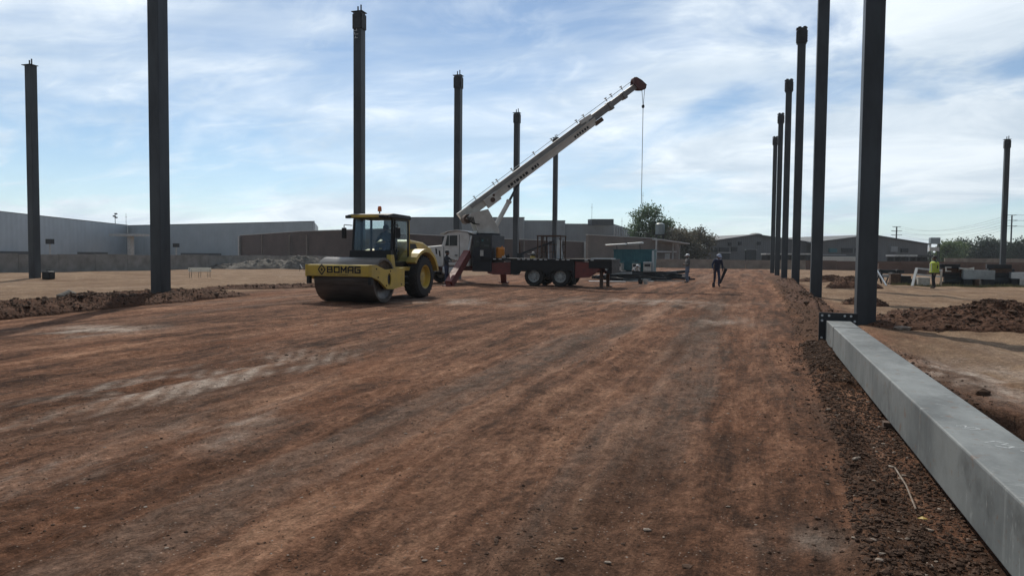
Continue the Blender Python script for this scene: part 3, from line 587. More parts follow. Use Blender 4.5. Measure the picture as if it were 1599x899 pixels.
def tree(label, px, pyb, d, H, blobs, n, size, mt, seed, cat='tree', name='tree'):
    p = P2(px, d); t = thing(name, label, cat, (p[0], p[1], 0)); mb = MB(); r = random.Random(seed); th = H*.45
    mb.cyl((0, 0, -.2), (.1*H*.1, 0, th), H*.028, H*.018, 8)
    for b in blobs:
        q = Vector(b[:3]); s0 = Vector((.01*H, 0, th*r.uniform(.55, 1))); mid = (s0+q)/2+Vector((r.uniform(-.2, .2), r.uniform(-.2, .2), .15))*b[3]*.5
        mb.cyl(s0, mid, H*.014, H*.009, 6); mb.cyl(mid, q, H*.009, H*.004, 6)
        for _ in range(4):
            e = q+Vector((r.gauss(0, 1), r.gauss(0, 1), r.gauss(.3, .7))).normalized()*b[3]*.8; mb.cyl(mid.lerp(q, r.random()), e, H*.005, H*.0015, 5)
    part('trunk', mb, BARK, t, True); leaves('crown', blobs, n, size, mt, t, seed); return t
def blobs(H, W, n, seed, zlo=.35):
    r = random.Random(seed); o = []
    for i in range(n):
        z = H*r.uniform(zlo, .86); w = W*.5*math.sqrt(max(.1, 1-((z/H-.6)/.45)**2)); a = r.uniform(0, 6.28); rr = w*r.uniform(.1, .75)
        o.append((rr*math.cos(a), rr*math.sin(a), z, W*r.uniform(.15, .25)))
    return o
HT = ZP(1015, 317, 152)
tree('tall bright green tree rising behind the water tank', 1014, 0, 156, HT, [(-2.4,0,HT*.80,1.9),(-.6,.4,HT*.87,2.0),(1.4,-.4,HT*.84,1.8),(-3.0,.5,HT*.60,1.8),(-.8,-.5,HT*.62,2.3),(1.8,.3,HT*.60,2.1),(3.6,0,HT*.66,1.5),(4.2,.5,HT*.52,1.5),(-2.2,0,HT*.44,1.7),(.8,0,HT*.42,2.0)], 7500, .26, LEAF, 3)
for lab, px, d, pyt, Wd, mt_, sd, n in (('brownish round tree beside the tall green tree', 1058, 150, 352, 9, LEAFB, 21, 6500), ('dry brown tree nearest the dark gabled warehouse', 1088, 156, 357, 7.5, LEAFB, 22, 5200), ('dark green bushy tree half hidden behind the tan brick house', 1035, 165, 352, 9, LEAFD, 23, 4500), ('small dark shrub tree at the edge of the lowest grey hall', 992, 170, 359, 6, LEAFD, 24, 2500)):
    H = ZP(px, pyt, d); tree(lab, px, 0, d, H, blobs(H, Wd, 13, sd, .22), n, .27, mt_, sd)
far = [(1478, 376, 12, LEAFY, 'light green tree just right of the tank tower'), (1497, 374, 13, LEAFY, 'pale green tree second from the tank tower'), (1512, 372, 11, LEAFD, 'dark rounded tree in the middle of the far right tree row'),
       (1533, 367, 12, LEAFD, 'tallest dark tree of the far right row, left of the far column'), (1552, 367.5, 7, LEAFD, 'slim dark tree with a narrow top just left of the far right column'), (1565, 379, 12, LEAFD, 'low dark tree hidden behind the far right column'), (1592, 371, 12, LEAFD, 'dark tree at the right picture edge below the power pole'), (1618, 366, 14, LEAFD, 'big dark tree cut off by the right picture edge')]
for i, (px, pyt, Wd, mt_, lab) in enumerate(far):
    d = 205+(i % 3)*9; H = ZP(px, pyt, d); tree(lab, px, 0, d, H, [(x, y, z*.93, r_*.62) for x, y, z, r_ in blobs(H, Wd*.9, 26, 40+i, .12)], 4200, .36, mt_, 40+i)
# far tree belt that closes the horizon
def belt():
    r = np.random.default_rng(5); V = []; n = 26000
    ang = r.uniform(-1.5, 1.25, n); d = r.uniform(380, 460, n); x = np.sin(ang)*d; y = np.cos(ang)*d
    h = 5.0+2.6*fbm(ang*34, ang*0+.5, 77, 4); z = r.uniform(0, 1, n)**.7*h
    P = np.stack([x, y, z], 1); A = r.normal(size=(n, 3)); B = np.cross(A, r.normal(size=(n, 3)))
    A /= np.linalg.norm(A, axis=1)[:, None]; B /= np.linalg.norm(B, axis=1)[:, None]; s = r.uniform(.7, 1.5, n)[:, None]
    me = bpy.data.meshes.new('far_trees'); me.from_pydata(np.stack([P-A*s, P+B*s*.6, P+A*s, P-B*s*.6], 1).reshape(-1, 3).tolist(), [], np.arange(4*n).reshape(-1, 4).tolist())
    o = solo('far_trees', me, LEAFD, 'distant belt of trees closing the horizon behind the warehouses', 'trees'); o['kind'] = 'stuff'
belt()
# power poles and lines
ends = []
for px, pyt, pyb, d, lab in ((1399.5, 354, 376, 330, 'distant power pole with cross arms above the wide dark warehouse'), (1578.5, 336, 380, 215, 'tall power pole with cross arms at the right picture edge')):
    a, c = PD(px, pyb, d), PD(px, pyt, d); t = thing('power_pole', lab, 'power pole', (a.x, a.y, 0))
    mb = MB(); mb.cyl((a.x, a.y, -.3), (a.x, a.y, c.z), d*.0012, d*.0009, 8); part('pole', mb, STEELD, t, world=True)
    e = []
    for fz in (.0, .12 if d > 300 else .11, .24 if d > 300 else .23):
        hw = d*.0068*(1 if fz else .8); z = c.z-(c.z-1)*fz; mb = MB(); mb.bar((a.x-hw, a.y, z), (a.x+hw, a.y, z), d*.0007, d*.0007); part('cross_arm', mb, STEELD, t, world=True); e += [(a.x-hw, a.y, z), (a.x+hw, a.y, z)]
    ends.append(e)
far_e = [(x+95, y-120, z+2) for x, y, z in ends[1]]
for k in range(6):
    for A, B, nm in ((ends[0][k], ends[1][k], 'between the two power poles'), (ends[1][k], far_e[k], 'leaving the picture at the right edge')):
        A = Vector(A); B = Vector(B); pts = [A.lerp(B, i/14)-Vector((0, 0, 3.2*4*(i/14)*(1-i/14))) for i in range(15)]
        cu = MB(); cu.tube(pts, .028, 4); solo('power_line', cu, STEELD, 'thin sagging power cable '+nm, 'cable', group='power cables '+nm)

# ------------------------------------------------------------------ steel columns
CW = .205
def column(label, x, y, H, style, rz=0):
    z0 = gzf(x, y); t = thing('steel_column', label, 'column', (x, y, z0), rz, 'standing steel columns')
    mb = MB(); mb.box((-CW, -CW, -.02), (CW, CW, H)); part('shaft', mb, STEEL, t, bevel=.012)
    mb = MB(); mb.box((-.33, -.33, -.06), (.33, .33, -.021)); part('base_plate', mb, STEELD, t)
    if style:
        for sx, sy in ((1, 0), (-1, 0), (0, 1), (0, -1)):            # bolted collar plates round the head
            mb = MB(); c = CW+.028
            if sx: mb.box((sx*c-.022, -.21, H-.78), (sx*c+.022, .21, H-.10))
            else: mb.box((-.205, sy*c-.022, H-.78), (.205, sy*c+.022, H-.10))
            part('splice_plate', mb, STEELD, t, bevel=.008)
            if style == 2:
                for k in range(5):
                    z = H-.70+k*.13; mb = MB()
                    if sx: mb.box((sx*(c+.02), -.15, z), (sx*(c+.06), .15, z+.05))
                    else: mb.box((-.15, sy*(c+.02)-.02, z), (.15, sy*(c+.02)+.02, z+.05))
                    part('bolt_row', mb, STEELD, t)
    mb = MB(); ov = .40 if style != 1 else .3
    mb.box((-ov if style != 2 else -.3, -.24, H), (.27, .24, H+.03)); part('cap_plate', mb, STEELD, t)
    for sx, hh in ((-.06, .26), (.1, .32)) if style != 2 else ((-.12, .10), (.14, .10)):
        mb = MB(); mb.cyl((sx, -.02, H+.03), (sx, -.02, H+.03+hh), .035 if style != 2 else .09, n=8); part('anchor_rod', mb, STEELD, t)
    return t
RN = ['nearest column of the right row, its foot beside the lying beam', 'second column of the right row, top beyond the picture', 'third column of the right row, nearest one showing its head', 'fourth steel column of the right row counted from the beam', 'fifth steel column of the right row counted from the beam', 'farthest steel column of the right row']
for k in range(6): column(RN[k], 2.65, 18.22+12.22*k, 14.02, 2)
LN = ['wide dark column standing in the dirt bank at left, top beyond the picture', 'tall column directly behind the roller cab with painted marks near its head', 'column rising behind the crane truck cab', 'column crossed by the middle of the crane boom', 'farthest column of the left row, head just above the boom']
lc = [column(LN[k], -17.55, 18.0+12.22*k, 12.85+(1.15 if k == 0 else 0), 1) for k in range(5)]
for k in range(5):
    mb = MB(); z = 12.3-.17*k; mb.box((-.16+.02*(k % 2), -CW-.006, z), (.06-.03*(k % 3), -CW-.002, z+.022)); mb.box((-.15+.05*(k % 3), -CW-.006, z+.023), (-.12+.05*(k % 3), -CW-.002, z+.10)); part('chalk_mark', mb, CHALK, lc[1])
column('shorter dark column at far left with a black box at its foot', -37.4, 29.4, 11.6, 0)
column('shorter column at far right standing behind the steel yard', 22.9, 78.0, 12.75, 1)
g = Vector((-35.9, 29.0)); z = gzf(*g)
t = thing('toolbox', 'small black box on the ground beside the far left column foot', 'box', (g.x, g.y, z)); mb = MB(); mb.box((-.26, -.2, 0), (.26, .2, .42)); part('body', mb, BLK, t, bevel=.05)
mb = MB(); mb.tube([(-.12, 0, .42), (-.12, 0, .48), (.12, 0, .48), (.12, 0, .42)], .015); part('handle', mb, STEELD, t)

# ------------------------------------------------------------------ lying box beam at the right
def beam_mat():
    M = GALV; return M
A_, B_ = Vector((1.10, .6, 0)), Vector((1.555, 13.55, 0)); dv = (B_-A_).normalized(); ang = math.atan2(-dv.x, dv.y); LEN = 13.6
t = thing('lying_steel_beam', 'long grey square steel beam lying on the ground at lower right', 'beam', (1.555, 13.55, 0), math.atan2(-(1.555-1.37), 13.55-3.2))
mb = MB(); mb.box((-.195, -13.9, .06), (.195, -1.35, .435)); part('shaft', mb, BEAMP, t, bevel=.012)
mb = MB(); mb.box((-.196, -1.343, .058), (.196, -.012, .436)); part('shaft_end_section', mb, BEAMP, t, bevel=.012)
mb = MB(); mb.box((-.198, -1.352, .056), (.198, -1.341, .439)); part('weld_seam', mb, STEELD, t)
pl = MB(); pl.box((-.31, -.012, .0), (.31, .022, .57)); pl = part('end_plate', pl, STEELD, t, bevel=.004)
for bx_, bz in ((-.26, .52), (-.15, .52), (.10, .52), (.20, .52), (-.26, .43), (-.26, .13), (-.26, .05), (.26, .13), (.26, .43)):
    mb = MB(); mb.cyl((bx_, -.020, bz), (bx_, -.013, bz), .020, n=12); part('bolt_hole', mb, CHALK, pl)
for yb in (-1.2, -6.5, -11.5):
    mb = MB(); mb.box((-.24, yb-.05, -.03), (.24, yb+.05, .058)); solo('wood_bearer', mb, RUST, {-1.2: 'wooden bearer under the plated end of the lying beam', -6.5: 'wooden bearer under the middle of the lying beam', -11.5: 'wooden bearer under the near end of the lying beam'}[yb], 'timber', t.location, t.rotation_euler.z)
mb = MB(); rr = random.Random(4)
def squig(cx, cy, sc, pts):
    q = [Vector((cx+u*sc, cy+v*sc, .4362)) for u, v in pts]
    for a, b in zip(q[:-1], q[1:]): mb.bar(a, b, .008, .0005)
squig(.0, -8.35, .10, [(-.9, .3), (-.3, .5), (-.5, 0), (.1, .2), (.3, -.2), (-.2, -.4), (-.7, -.2)])
squig(.05, -8.75, .11, [(-.8, .1), (-.2, .6), (.3, .2), (-.1, -.1), (.4, -.4), (0, -.8), (-.5, -.5)])
squig(.08, -8.95, .09, [(.2, .8), (.8, .4), (.5, -.1), (.9, -.5)]); part('chalk_mark', mb, CHALK, t)

# ------------------------------------------------------------------ dirt mounds
def mound(label, cx, cy, rx, ry, H, rz, seed, mt=SOIL, name='dirt_mound', rough=1., nr=40, na=90):
    V = []; F = []; V.append((0, 0))
    for i in range(1, nr+1):
        for j in range(na): r = i/nr; a = 2*math.pi*j/na; V.append((r*math.cos(a), r*math.sin(a)))
    V = np.array(V); x = V[:, 0]*rx; y = V[:, 1]*ry; r = np.hypot(V[:, 0], V[:, 1])
    wob = 1+.16*fbm(V[:, 0]*1.7/np.maximum(r, .15), V[:, 1]*1.7/np.maximum(r, .15), seed, 3); x = x*wob; y = y*wob
    wx = cx+x*math.cos(rz)-y*math.sin(rz); wy = cy+x*math.sin(rz)+y*math.cos(rz)
    z = H*np.clip(1-r**1.7, 0, 1)*(1+.30*fbm(wx*.9, wy*.9, seed+1, 3)) + rough*np.clip((1-r)*4, 0, 1)*(.05*np.abs(fbm(wx*2.6, wy*2.6, seed+2, 4, .6))+.025*fbm(wx*8, wy*8, seed+3, 2))
    z = gz(wx, wy)+z-.07*sst(.9, 1, r)+.006
    F = [(0, 1+j, 1+(j+1) % na) for j in range(na)]
    for i in range(nr-1):
        for j in range(na): a = 1+i*na; F.append((a+j, a+na+j, a+na+(j+1) % na, a+(j+1) % na))
    me = bpy.data.meshes.new(name); me.from_pydata(np.stack([wx-cx, wy-cy, z], 1).tolist(), [], F); me.shade_smooth()
    return solo(name, me, mt, label, 'mound', (cx, cy, 0))
mound('broad mound of dark soil right of the nearest column', 5.3, 18.8, 3.0, 1.6, .42, .15, 100, rough=1.1, nr=60, na=160)
mound('long dark soil bank at left around the wide column', -16.6, 15.2, 7.2, .75, .30, math.radians(98), 110, nr=40, na=200)
mound('low dark soil strip behind the left bank', -20.3, 18.5, 5.5, .55, .13, math.radians(80), 120, nr=20, na=140)
mound('low dark soil rim further back, left of the roller', -19.6, 27.5, 5.0, .9, .12, math.radians(70), 125, nr=20, na=140)
mound('small soil heap left of the near column, behind the beam plate', 5.3, 40.5, 1.3, 1.1, .5, 0, 130)
mound('flat soil heap behind the second right column', 5.0, 51, 2.0, 1.2, .32, 0, 131)
mound('small lumpy heap behind the near column, beside the steel yard', 4.0, 27, .8, .7, .28, 0, 132)
mound('lumpy soil ridge along the foot of the second right column', 2.0, 25.5, .55, 4.5, .22, .02, 133, nr=20, na=120)
mound('lumpy soil ridge along the third and fourth right columns', 2.2, 40, .5, 8, .25, .02, 134, nr=16, na=120)
for i, (px, py, H, rx, lab) in enumerate(((350, 414, .45, 2.6, 'grey rubble heap with thin branches against the left wall'), (420, 413, .85, 5, 'largest grey earth heap against the left wall'), (478, 412, 1.2, 2.8, 'grey earth heap against the left wall next to the roller'))):
    g = PD(px, py, 72); mound(lab, g.x, g.y, rx, 1.8, H, math.radians(75), 140+i, SOILG, 'rubble_heap', 3.)

# clods and pebbles: nobody could count them
def rockset(n, seed):
    r = np.random.default_rng(seed)
    ico = np.array([(0,0,1),(.894,0,.447),(.276,.851,.447),(-.724,.526,.447),(-.724,-.526,.447),(.276,-.851,.447),(.724,.526,-.447),(-.276,.851,-.447),(-.894,0,-.447),(-.276,-.851,-.447),(.724,-.526,-.447),(0,0,-1)])
    f = np.array([(0,1,2),(0,2,3),(0,3,4),(0,4,5),(0,5,1),(1,6,2),(2,7,3),(3,8,4),(4,9,5),(5,10,1),(6,7,2),(7,8,3),(8,9,4),(9,10,5),(10,6,1),(11,7,6),(11,8,7),(11,9,8),(11,10,9),(11,6,10)])
    return r, ico, f
def scatter(name, label, X, Y, s, mt, seed, flat=.6, zf=None):
    r, ico, f = rockset(len(X), seed); n = len(X); Z = gz(X, Y) if zf is None else zf
    V = ico[None]*r.uniform(.65, 1.35, (n, 12, 1))*(s[:, None, None])*np.stack([r.uniform(.7, 1.4, n), r.uniform(.7, 1.4, n), np.full(n, flat)], 1)[:, None, :]
    a = r.uniform(0, 6.28, n); c, si = np.cos(a)[:, None], np.sin(a)[:, None]
    V = np.stack([V[..., 0]*c-V[..., 1]*si, V[..., 0]*si+V[..., 1]*c, V[..., 2]], -1)+np.stack([X, Y, Z+s*flat*.35], 1)[:, None, :]
    F = (f[None]+12*np.arange(n)[:, None, None]).reshape(-1, 3)
    me = bpy.data.meshes.new(name); me.from_pydata(V.reshape(-1, 3).tolist(), [], F.tolist())
    o = solo(name, me, mt, label, 'soil' if 'clod' in name else 'gravel'); o['kind'] = 'stuff'; return o
CLOD = mat('soil_clods', (.090, .053, .035), .95, 0, (.055, .034, .024), 3, .004, 40, spec=.15)
n = 34000; Y = 2.5+np.where(rng.random(n) < .85, rng.random(n)**1.25*11.2, rng.random(n)*38); bl = BERM(Y); X = bl+.02+rng.random(n)**1.1*np.where(Y < 13.5, .62, 1.4)-np.where(rng.random(n) < .16, rng.exponential(.14, n), 0); s = np.clip(rng.lognormal(-5.25, .65, n), .002, .02)*np.clip(Y/10, .85, 1.5)
scatter('soil_clods', 'loose dark clods of soil along the lying beam', X, Y, s, CLOD, 1, .7)
n = 2600; Y = 3+rng.random(n)*11; X = 1.85+np.abs(rng.normal(0, .28, n)); s = np.clip(rng.lognormal(-4.9, .5, n), .004, .028); scatter('soil_clods', 'loose clods of soil right of the lying beam', X, Y, s, CLOD, 2, .7)
cl = [(820, 855, .30, 140), (1000, 860, .5, 60), (880, 692, .22, 70), (950, 545, .35, 90), (505, 556, .7, 160), (540, 553, .5, 120), (300, 608, .5, 60), (860, 800, .5, 60), (1210, 600, .2, 50), (750, 620, .5, 60), (1000, 640, .4, 60)]
XX = []; YY = []; SS = []
for px, py, sp, k in cl:
    g = G(px, py); XX += list(rng.normal(g.x, sp*.55, k)); YY += list(rng.normal(g.y, sp*1.0, k)); SS += list(np.clip(rng.lognormal(-5.3, .6, k), .003, .022)*min(1.6, max(1, g.y/8)))
scatter('soil_clods', 'dark crumbs of soil in patches on the rolled earth', np.array(XX), np.array(YY), np.array(SS), CLOD, 3, .4)
n = 1700; Y = 2.8+rng.random(n)**1.6*22; X = -.45*Y-4+rng.random(n)*(.45*Y+4.6+0*Y); s = np.clip(rng.lognormal(-5.35, .5, n), .0025, .02)*np.clip(Y/8, 1, 2)
scatter('pebbles', 'small pale pebbles strewn over the rolled earth', X, Y, s, STONE, 4, .35)
n = 170; Y = 2.8+rng.random(n)**1.5*9; X = BERM(Y)+.05+rng.random(n)*.6; s = np.clip(rng.lognormal(-4.7, .45, n), .005, .03); scatter('pebbles', 'pale pebbles among the clods beside the beam', X, Y, s, STONE, 5, .55)
n = 5000; Y = 2.8+rng.random(n)**1.5*16; X = -.5*Y-4+rng.random(n)*(.5*Y+4.55); s = np.clip(rng.lognormal(-5.6, .45, n), .002, .011)*np.clip(Y/8, 1, 1.6)
scatter('soil_clods', 'fine dark crumbs strewn thinly over the rolled earth', X, Y, s, CLOD, 6, .6)
def mound_clods(name, label, obs, n, lo, seed):
    P = []
    for o in obs:
        v = np.array([tuple(q.co) for q in o.data.vertices])+np.array(o.location); P.append(v)
    P = np.concatenate(P); r = np.random.default_rng(seed); k = r.integers(0, len(P), n); q = P[k]; s_ = np.clip(r.lognormal(lo, .6, n), .006, .08)
    scatter(name, label, q[:, 0]+r.normal(0, .03, n), q[:, 1]+r.normal(0, .03, n), s_, CLOD, seed, .65, q[:, 2])
mds = [o for o in COL.objects if o.name.startswith('dirt_mound')]
mound_clods('soil_clods', 'loose clods on the soil mounds of the right side', [o for o in mds if o.location.x > 0], 10000, -4.4, 31)
mound_clods('soil_clods', 'loose clods on the soil bank at the left', [o for o in mds if o.location.x < 0], 9000, -4.35, 32)
def stone(label, px, py, sx, sy, sz, seed, mt=STONE, rz=0, dz=0):
    g = G(px, py); r, ico, f = rockset(1, seed); bm = bmesh.new(); vs_ = [bm.verts.new(Vector(v)*float(r.uniform(.85, 1.12))) for v in ico]
    for q in f: bm.faces.new([vs_[i] for i in q])
    bmesh.ops.subdivide_edges(bm, edges=bm.edges, cuts=1, use_grid_fill=True, smooth=.3)
    for v in bm.verts: v.co = Vector((v.co.x*sx, v.co.y*sy, v.co.z*sz))*(1+random.uniform(-.06, .06))
    me = bpy.data.meshes.new('stone'); bm.to_mesh(me); bm.free(); solo('stone', me, mt, label, 'stone', (g.x, g.y, gzf(g.x, g.y)+sz*.45+dz), rz)
stone('pale elongated flat stone on the dark clods left of the beam', 1337, 731, .055, .02, .016, 1, rz=.9)
stone('round pale stone on the clods near the lower picture edge', 1362, 869, .022, .02, .017, 2)
stone('small square whitish stone beside the beam, above the twig', 1412, 741, .022, .015, .012, 3)
stone('brown stone at the lower edge between clods and beam', 1497, 876, .03, .025, .02, 4, CLOD)
stone('flat pale chip of stone in the middle foreground', 1010, 818, .028, .02, .008, 5)
stone('white elongated chip at the lower middle of the rolled earth', 874, 871, .03, .012, .008, 6, rz=.6)
stone('white chip right of the other one at the lower middle', 949, 870, .022, .013, .008, 7)
stone('pale chunk of hardened concrete at the foot of the dark right mound', 1408, 513, .20, .12, .07, 8)
stone('big pale boulder in front of the wide left column', 108, 471, .42, .3, .28, 9, SOILG)
stone('dark clod of hardened soil right of the beam above the pit', 1535, 614, .09, .07, .05, 10, CLOD)
g0, g1 = G(1397, 745), G(1430, 797); mb = MB(); z0 = gzf(g0.x, g0.y)+.07; z1 = gzf(g1.x, g1.y)+.025; m_ = (g0+g1)/2
mb.tube([(g0.x, g0.y, z0), (m_.x+.008, m_.y, (z0+z1)/2+.012), (g1.x, g1.y, z1)], .0055, 6); solo('twig', mb, STONE, 'bent pale twig lying across the clods beside the beam', 'twig')
g = G(1441, 812); mb = MB(); z = gzf(g.x, g.y)+.03
mb.add([(g.x-.03, g.y, z), (g.x, g.y-.02, z+.006), (g.x+.03, g.y+.005, z), (g.x, g.y+.02, z+.01), (g.x-.03, g.y, z-.002), (g.x, g.y-.02, z+.004), (g.x+.03, g.y+.005, z-.002), (g.x, g.y+.02, z+.008)], [(0,1,2,3),(7,6,5,4),(0,1,5,4),(1,2,6,5),(2,3,7,6),(3,0,4,7)])
solo('dry_leaf', mb, YEL, 'tiny yellow leaf on the clods below the twig', 'leaf')

# ------------------------------------------------------------------ people
def person(name, label, loc, rz, J, cloth, scale=1., head_child=None, hold=None):
    D = dict(pelvis=(0,0,.95), waist=(0,0,1.10), chest=(0,0,1.32), neck=(0,0,1.47), chin=(0,-.02,1.54), head=(0,-.015,1.615), crown=(0,0,1.69), nose=(0,-.115,1.60),
             shL=(.175,0,1.405), elL=(.235,.03,1.13), wrL=(.25,-.06,.89), haL=(.25,-.09,.81), shR=(-.175,0,1.405), elR=(-.235,.03,1.13), wrR=(-.25,-.06,.89), haR=(-.25,-.09,.81),
             hiL=(.095,0,.90), knL=(.105,-.02,.50), anL=(.11,.02,.09), toL=(.125,-.13,.045), hiR=(-.095,0,.90), knR=(-.105,-.02,.50), anR=(-.11,.02,.09), toR=(-.125,-.13,.045))
    D.update(J); R = dict(pelvis=.135, waist=.125, chest=.15, neck=.062, chin=.07, head=.092, crown=.075, nose=.018, shL=.07, elL=.052, wrL=.036, haL=.036, shR=.07, elR=.052, wrR=.036, haR=.036,
             hiL=.098, knL=.066, anL=.05, toL=.042, hiR=.098, knR=.066, anR=.05, toR=.042)
    E_ = [('pelvis','waist','top'),('waist','chest','top'),('chest','neck','top'),('neck','chin','skin'),('chin','head','skin'),('head','crown','skin'),('head','nose','skin')]
    for s in 'LR': E_ += [('chest','sh'+s,'top'),('sh'+s,'el'+s,'top'),('el'+s,'wr'+s,'sleeve'),('wr'+s,'ha'+s,'skin'),('pelvis','hi'+s,'legs'),('hi'+s,'kn'+s,'legs'),('kn'+s,'an'+s,'legs'),('an'+s,'to'+s,'boots')]
    for s, sg in (('L', 1), ('R', -1)):                     # five fingers on each hand
        h = Vector(D['ha'+s]); w = Vector(D['wr'+s]); d = (h-w).normalized(); side = d.cross(Vector((sg, 0, 0))); side = side.normalized() if side.length > .1 else Vector((0, 1, 0)); inn = d.cross(side).normalized()
        for k, (o, ln) in enumerate(((-.030, .065), (-.010, .08), (.010, .075), (.029, .058))):
            a = h+side*o+d*.03; b = a+d*ln*.6+inn*.012; c = b+d*ln*.4+inn*.028
            D[f'f{s}{k}a'] = a; D[f'f{s}{k}b'] = b; D[f'f{s}{k}c'] = c
            for q in 'abc': R[f'f{s}{k}{q}'] = .009
            E_ += [('ha'+s, f'f{s}{k}a', 'skin'), (f'f{s}{k}a', f'f{s}{k}b', 'skin'), (f'f{s}{k}b', f'f{s}{k}c', 'skin')]
        a = w.lerp(h, .6)-side*.045; b = a+d*.05-side*.02; D[f't{s}a'] = a; D[f't{s}b'] = b; R[f't{s}a'] = R[f't{s}b'] = .010; E_ += [('ha'+s, f't{s}a', 'skin'), (f't{s}a', f't{s}b', 'skin')]
    keys = list(D); me = bpy.data.meshes.new(name); me.from_pydata([tuple(D[k]) for k in keys], [(keys.index(a), keys.index(b)) for a, b, _ in E_], [])
    tmp = bpy.data.objects.new('tmp', me); COL.objects.link(tmp); tmp.modifiers.new('skin', 'SKIN')
    if not me.skin_vertices: bpy.context.view_layer.update()
    for i, k in enumerate(keys):
        sv = me.skin_vertices[0].data[i]; r = R.get(k, .05); sv.radius = (r*1.2, r*.82) if k in ('pelvis', 'waist', 'chest') else (r, r); sv.use_root = (k == 'pelvis')
    ss = tmp.modifiers.new('sub', 'SUBSURF'); ss.levels = 1; ss.render_levels = 1
    dg = bpy.context.evaluated_depsgraph_get(); bme = bpy.data.meshes.new_from_object(tmp.evaluated_get(dg)); bpy.data.objects.remove(tmp)
    zones = ['skin', 'top', 'sleeve', 'legs', 'boots']
    for z in zones: bme.materials.append(cloth.get(z) or cloth.get('top'))
    seg = [(Vector(D[a]), Vector(D[b]), zones.index(z), R.get(a, .05)) for a, b, z in E_]
    for p in bme.polygons:
        c = p.center; best = 9; bi = 0
        for a, b, zi, r in seg:
            ab = b-a; tt = max(0, min(1, (c-a).dot(ab)/max(1e-9, ab.length_squared))); dd = (a+ab*tt-c).length-r*.6
            if dd < best: best = dd; bi = zi
        p.material_index = bi
    bme.shade_smooth()
    t = thing(name, label, 'person', loc, rz); t.scale = (scale,)*3
    o = bpy.data.objects.new('body', bme); COL.objects.link(o); o.parent = t
    hd = Vector(D['head']); fwd = (Vector(D['nose'])-hd).normalized(); upv = (Vector(D['crown'])-Vector(D['chin'])).normalized(); sd = fwd.cross(upv).normalized()
    for sg in (-1, 1):
        mb = MB(); mb.ball(hd+fwd*.088+sd*.032*sg+upv*.012, .011, 5); part('eye', mb, HAIR, t, True)
        mb = MB(); mb.ball(hd+sd*.09*sg-upv*.005, .024, 5, (.5, .8, 1.2)); part('ear', mb, cloth['skin'], t, True)
    if head_child == 'hair': mb = MB(); mb.ball(hd+upv*.045-fwd*.018, .106, 8, (1, 1, .95)); part('hair', mb, HAIR, t, True)
    elif head_child:
        mb = MB(); mb.ball(hd+upv*.065-fwd*.01, .122, 8, (1, 1.05, .72)); part('helmet' if head_child[0] == 'helmet' else 'cap', mb, head_child[1], t, True)
        mb = MB(); c = hd+upv*.055; mb.bar(c+fwd*.07, c+fwd*.19, .17, .016, upv); part('brim', mb, head_child[1], t)
    return t, D
def cl(nm, c): return mat(nm, c, .85, 0, tuple(x*.7 for x in c), 9, .004, 40)
NAVY = cl('navy_cloth', (.03, .042, .085)); JEAN = cl('faded_denim', (.13, .17, .23)); DKC = cl('dark_work_cloth', (.022, .026, .034)); GRYC = cl('grey_cloth', (.12, .115, .11)); WHC = cl('whitish_cloth', (.5, .5, .48)); BRNC = cl('brown_trousers', (.075, .05, .04)); LIME = cl('lime_vest', (.42, .50, .07)); BOOT = cl('boots', (.03, .024, .02)); HELM = mat('white_helmet', (.6, .62, .62), .35); BLUE = cl('blue_cloth', (.06, .085, .2))
gp = G(1073, 441.5); person('person', 'standing worker in grey shirt, jeans and white cap looking at the steel pile', (gp.x, gp.y, gzf(gp.x, gp.y)), math.radians(-60),
    dict(elR=(-.24,-.02,1.14), wrR=(-.12,-.22,1.14), haR=(-.06,-.27,1.15), elL=(.24,.02,1.14), wrL=(.13,-.2,1.1), haL=(.07,-.25,1.12), knL=(.1,-.04,.5)), dict(skin=SKIN, top=GRYC, sleeve=GRYC, legs=JEAN, boots=BOOT), 1.0, ('cap', HELM))
gp = G(1119, 448.5); wt, wd = person('person', 'worker in navy overalls and pale headscarf walking with a long tool', (gp.x, gp.y, gzf(gp.x, gp.y)), math.radians(25),
    dict(pelvis=(0,.05,.95), waist=(0,.02,1.1), chest=(0,-.08,1.3), neck=(0,-.16,1.43), chin=(0,-.21,1.48), head=(.0,-.23,1.55), crown=(0,-.22,1.63), nose=(0,-.33,1.51), shL=(.18,-.1,1.38), shR=(-.18,-.1,1.38), elL=(.30,.06,1.16), wrL=(.30,-.02,.95), haL=(.29,-.06,.88), elR=(-.27,-.02,1.12), wrR=(-.27,-.18,.95), haR=(-.265,-.23,.89),
         hiL=(.095,.05,.9), hiR=(-.095,.05,.9), knL=(.085,-.10,.50), anL=(.08,-.08,.09), toL=(.09,-.23,.045), knR=(-.08,.06,.50), anR=(-.08,.17,.10), toR=(-.085,.04,.045)), dict(skin=SKIN, top=NAVY, sleeve=NAVY, legs=NAVY, boots=BOOT), 1.0, ('cap', mat('pale_scarf', (.45, .5, .62), .8)))
mb = MB(); mb.bar((-.02, -.10, 1.46), (.18, .10, 1.16), .11, .02, (0, -1, 0)); mb.bar((-.1, -.2, 1.42), (.14, -.18, 1.44), .1, .03); part('scarf', mb, MATS['pale_scarf'], wt)
h = wt.matrix_basis @ Vector(wd['haR']); mb = MB(); z0 = gzf(gp.x-.35, gp.y-.1)
t = thing('shovel', 'long-handled shovel in the hand of the walking navy worker', 'shovel', (h.x, h.y, z0)); mb.cyl((0, 0, .25), (.02, 0, 1.15), .018, n=8); part('handle', mb, RUST, t)
mb = MB(); mb.prism([(-.06, .0), (.06, .0), (.075, .2), (.04, .28), (-.04, .28), (-.075, .2)], 'Y', -.012, .012); part('blade', mb, STEELD, t)
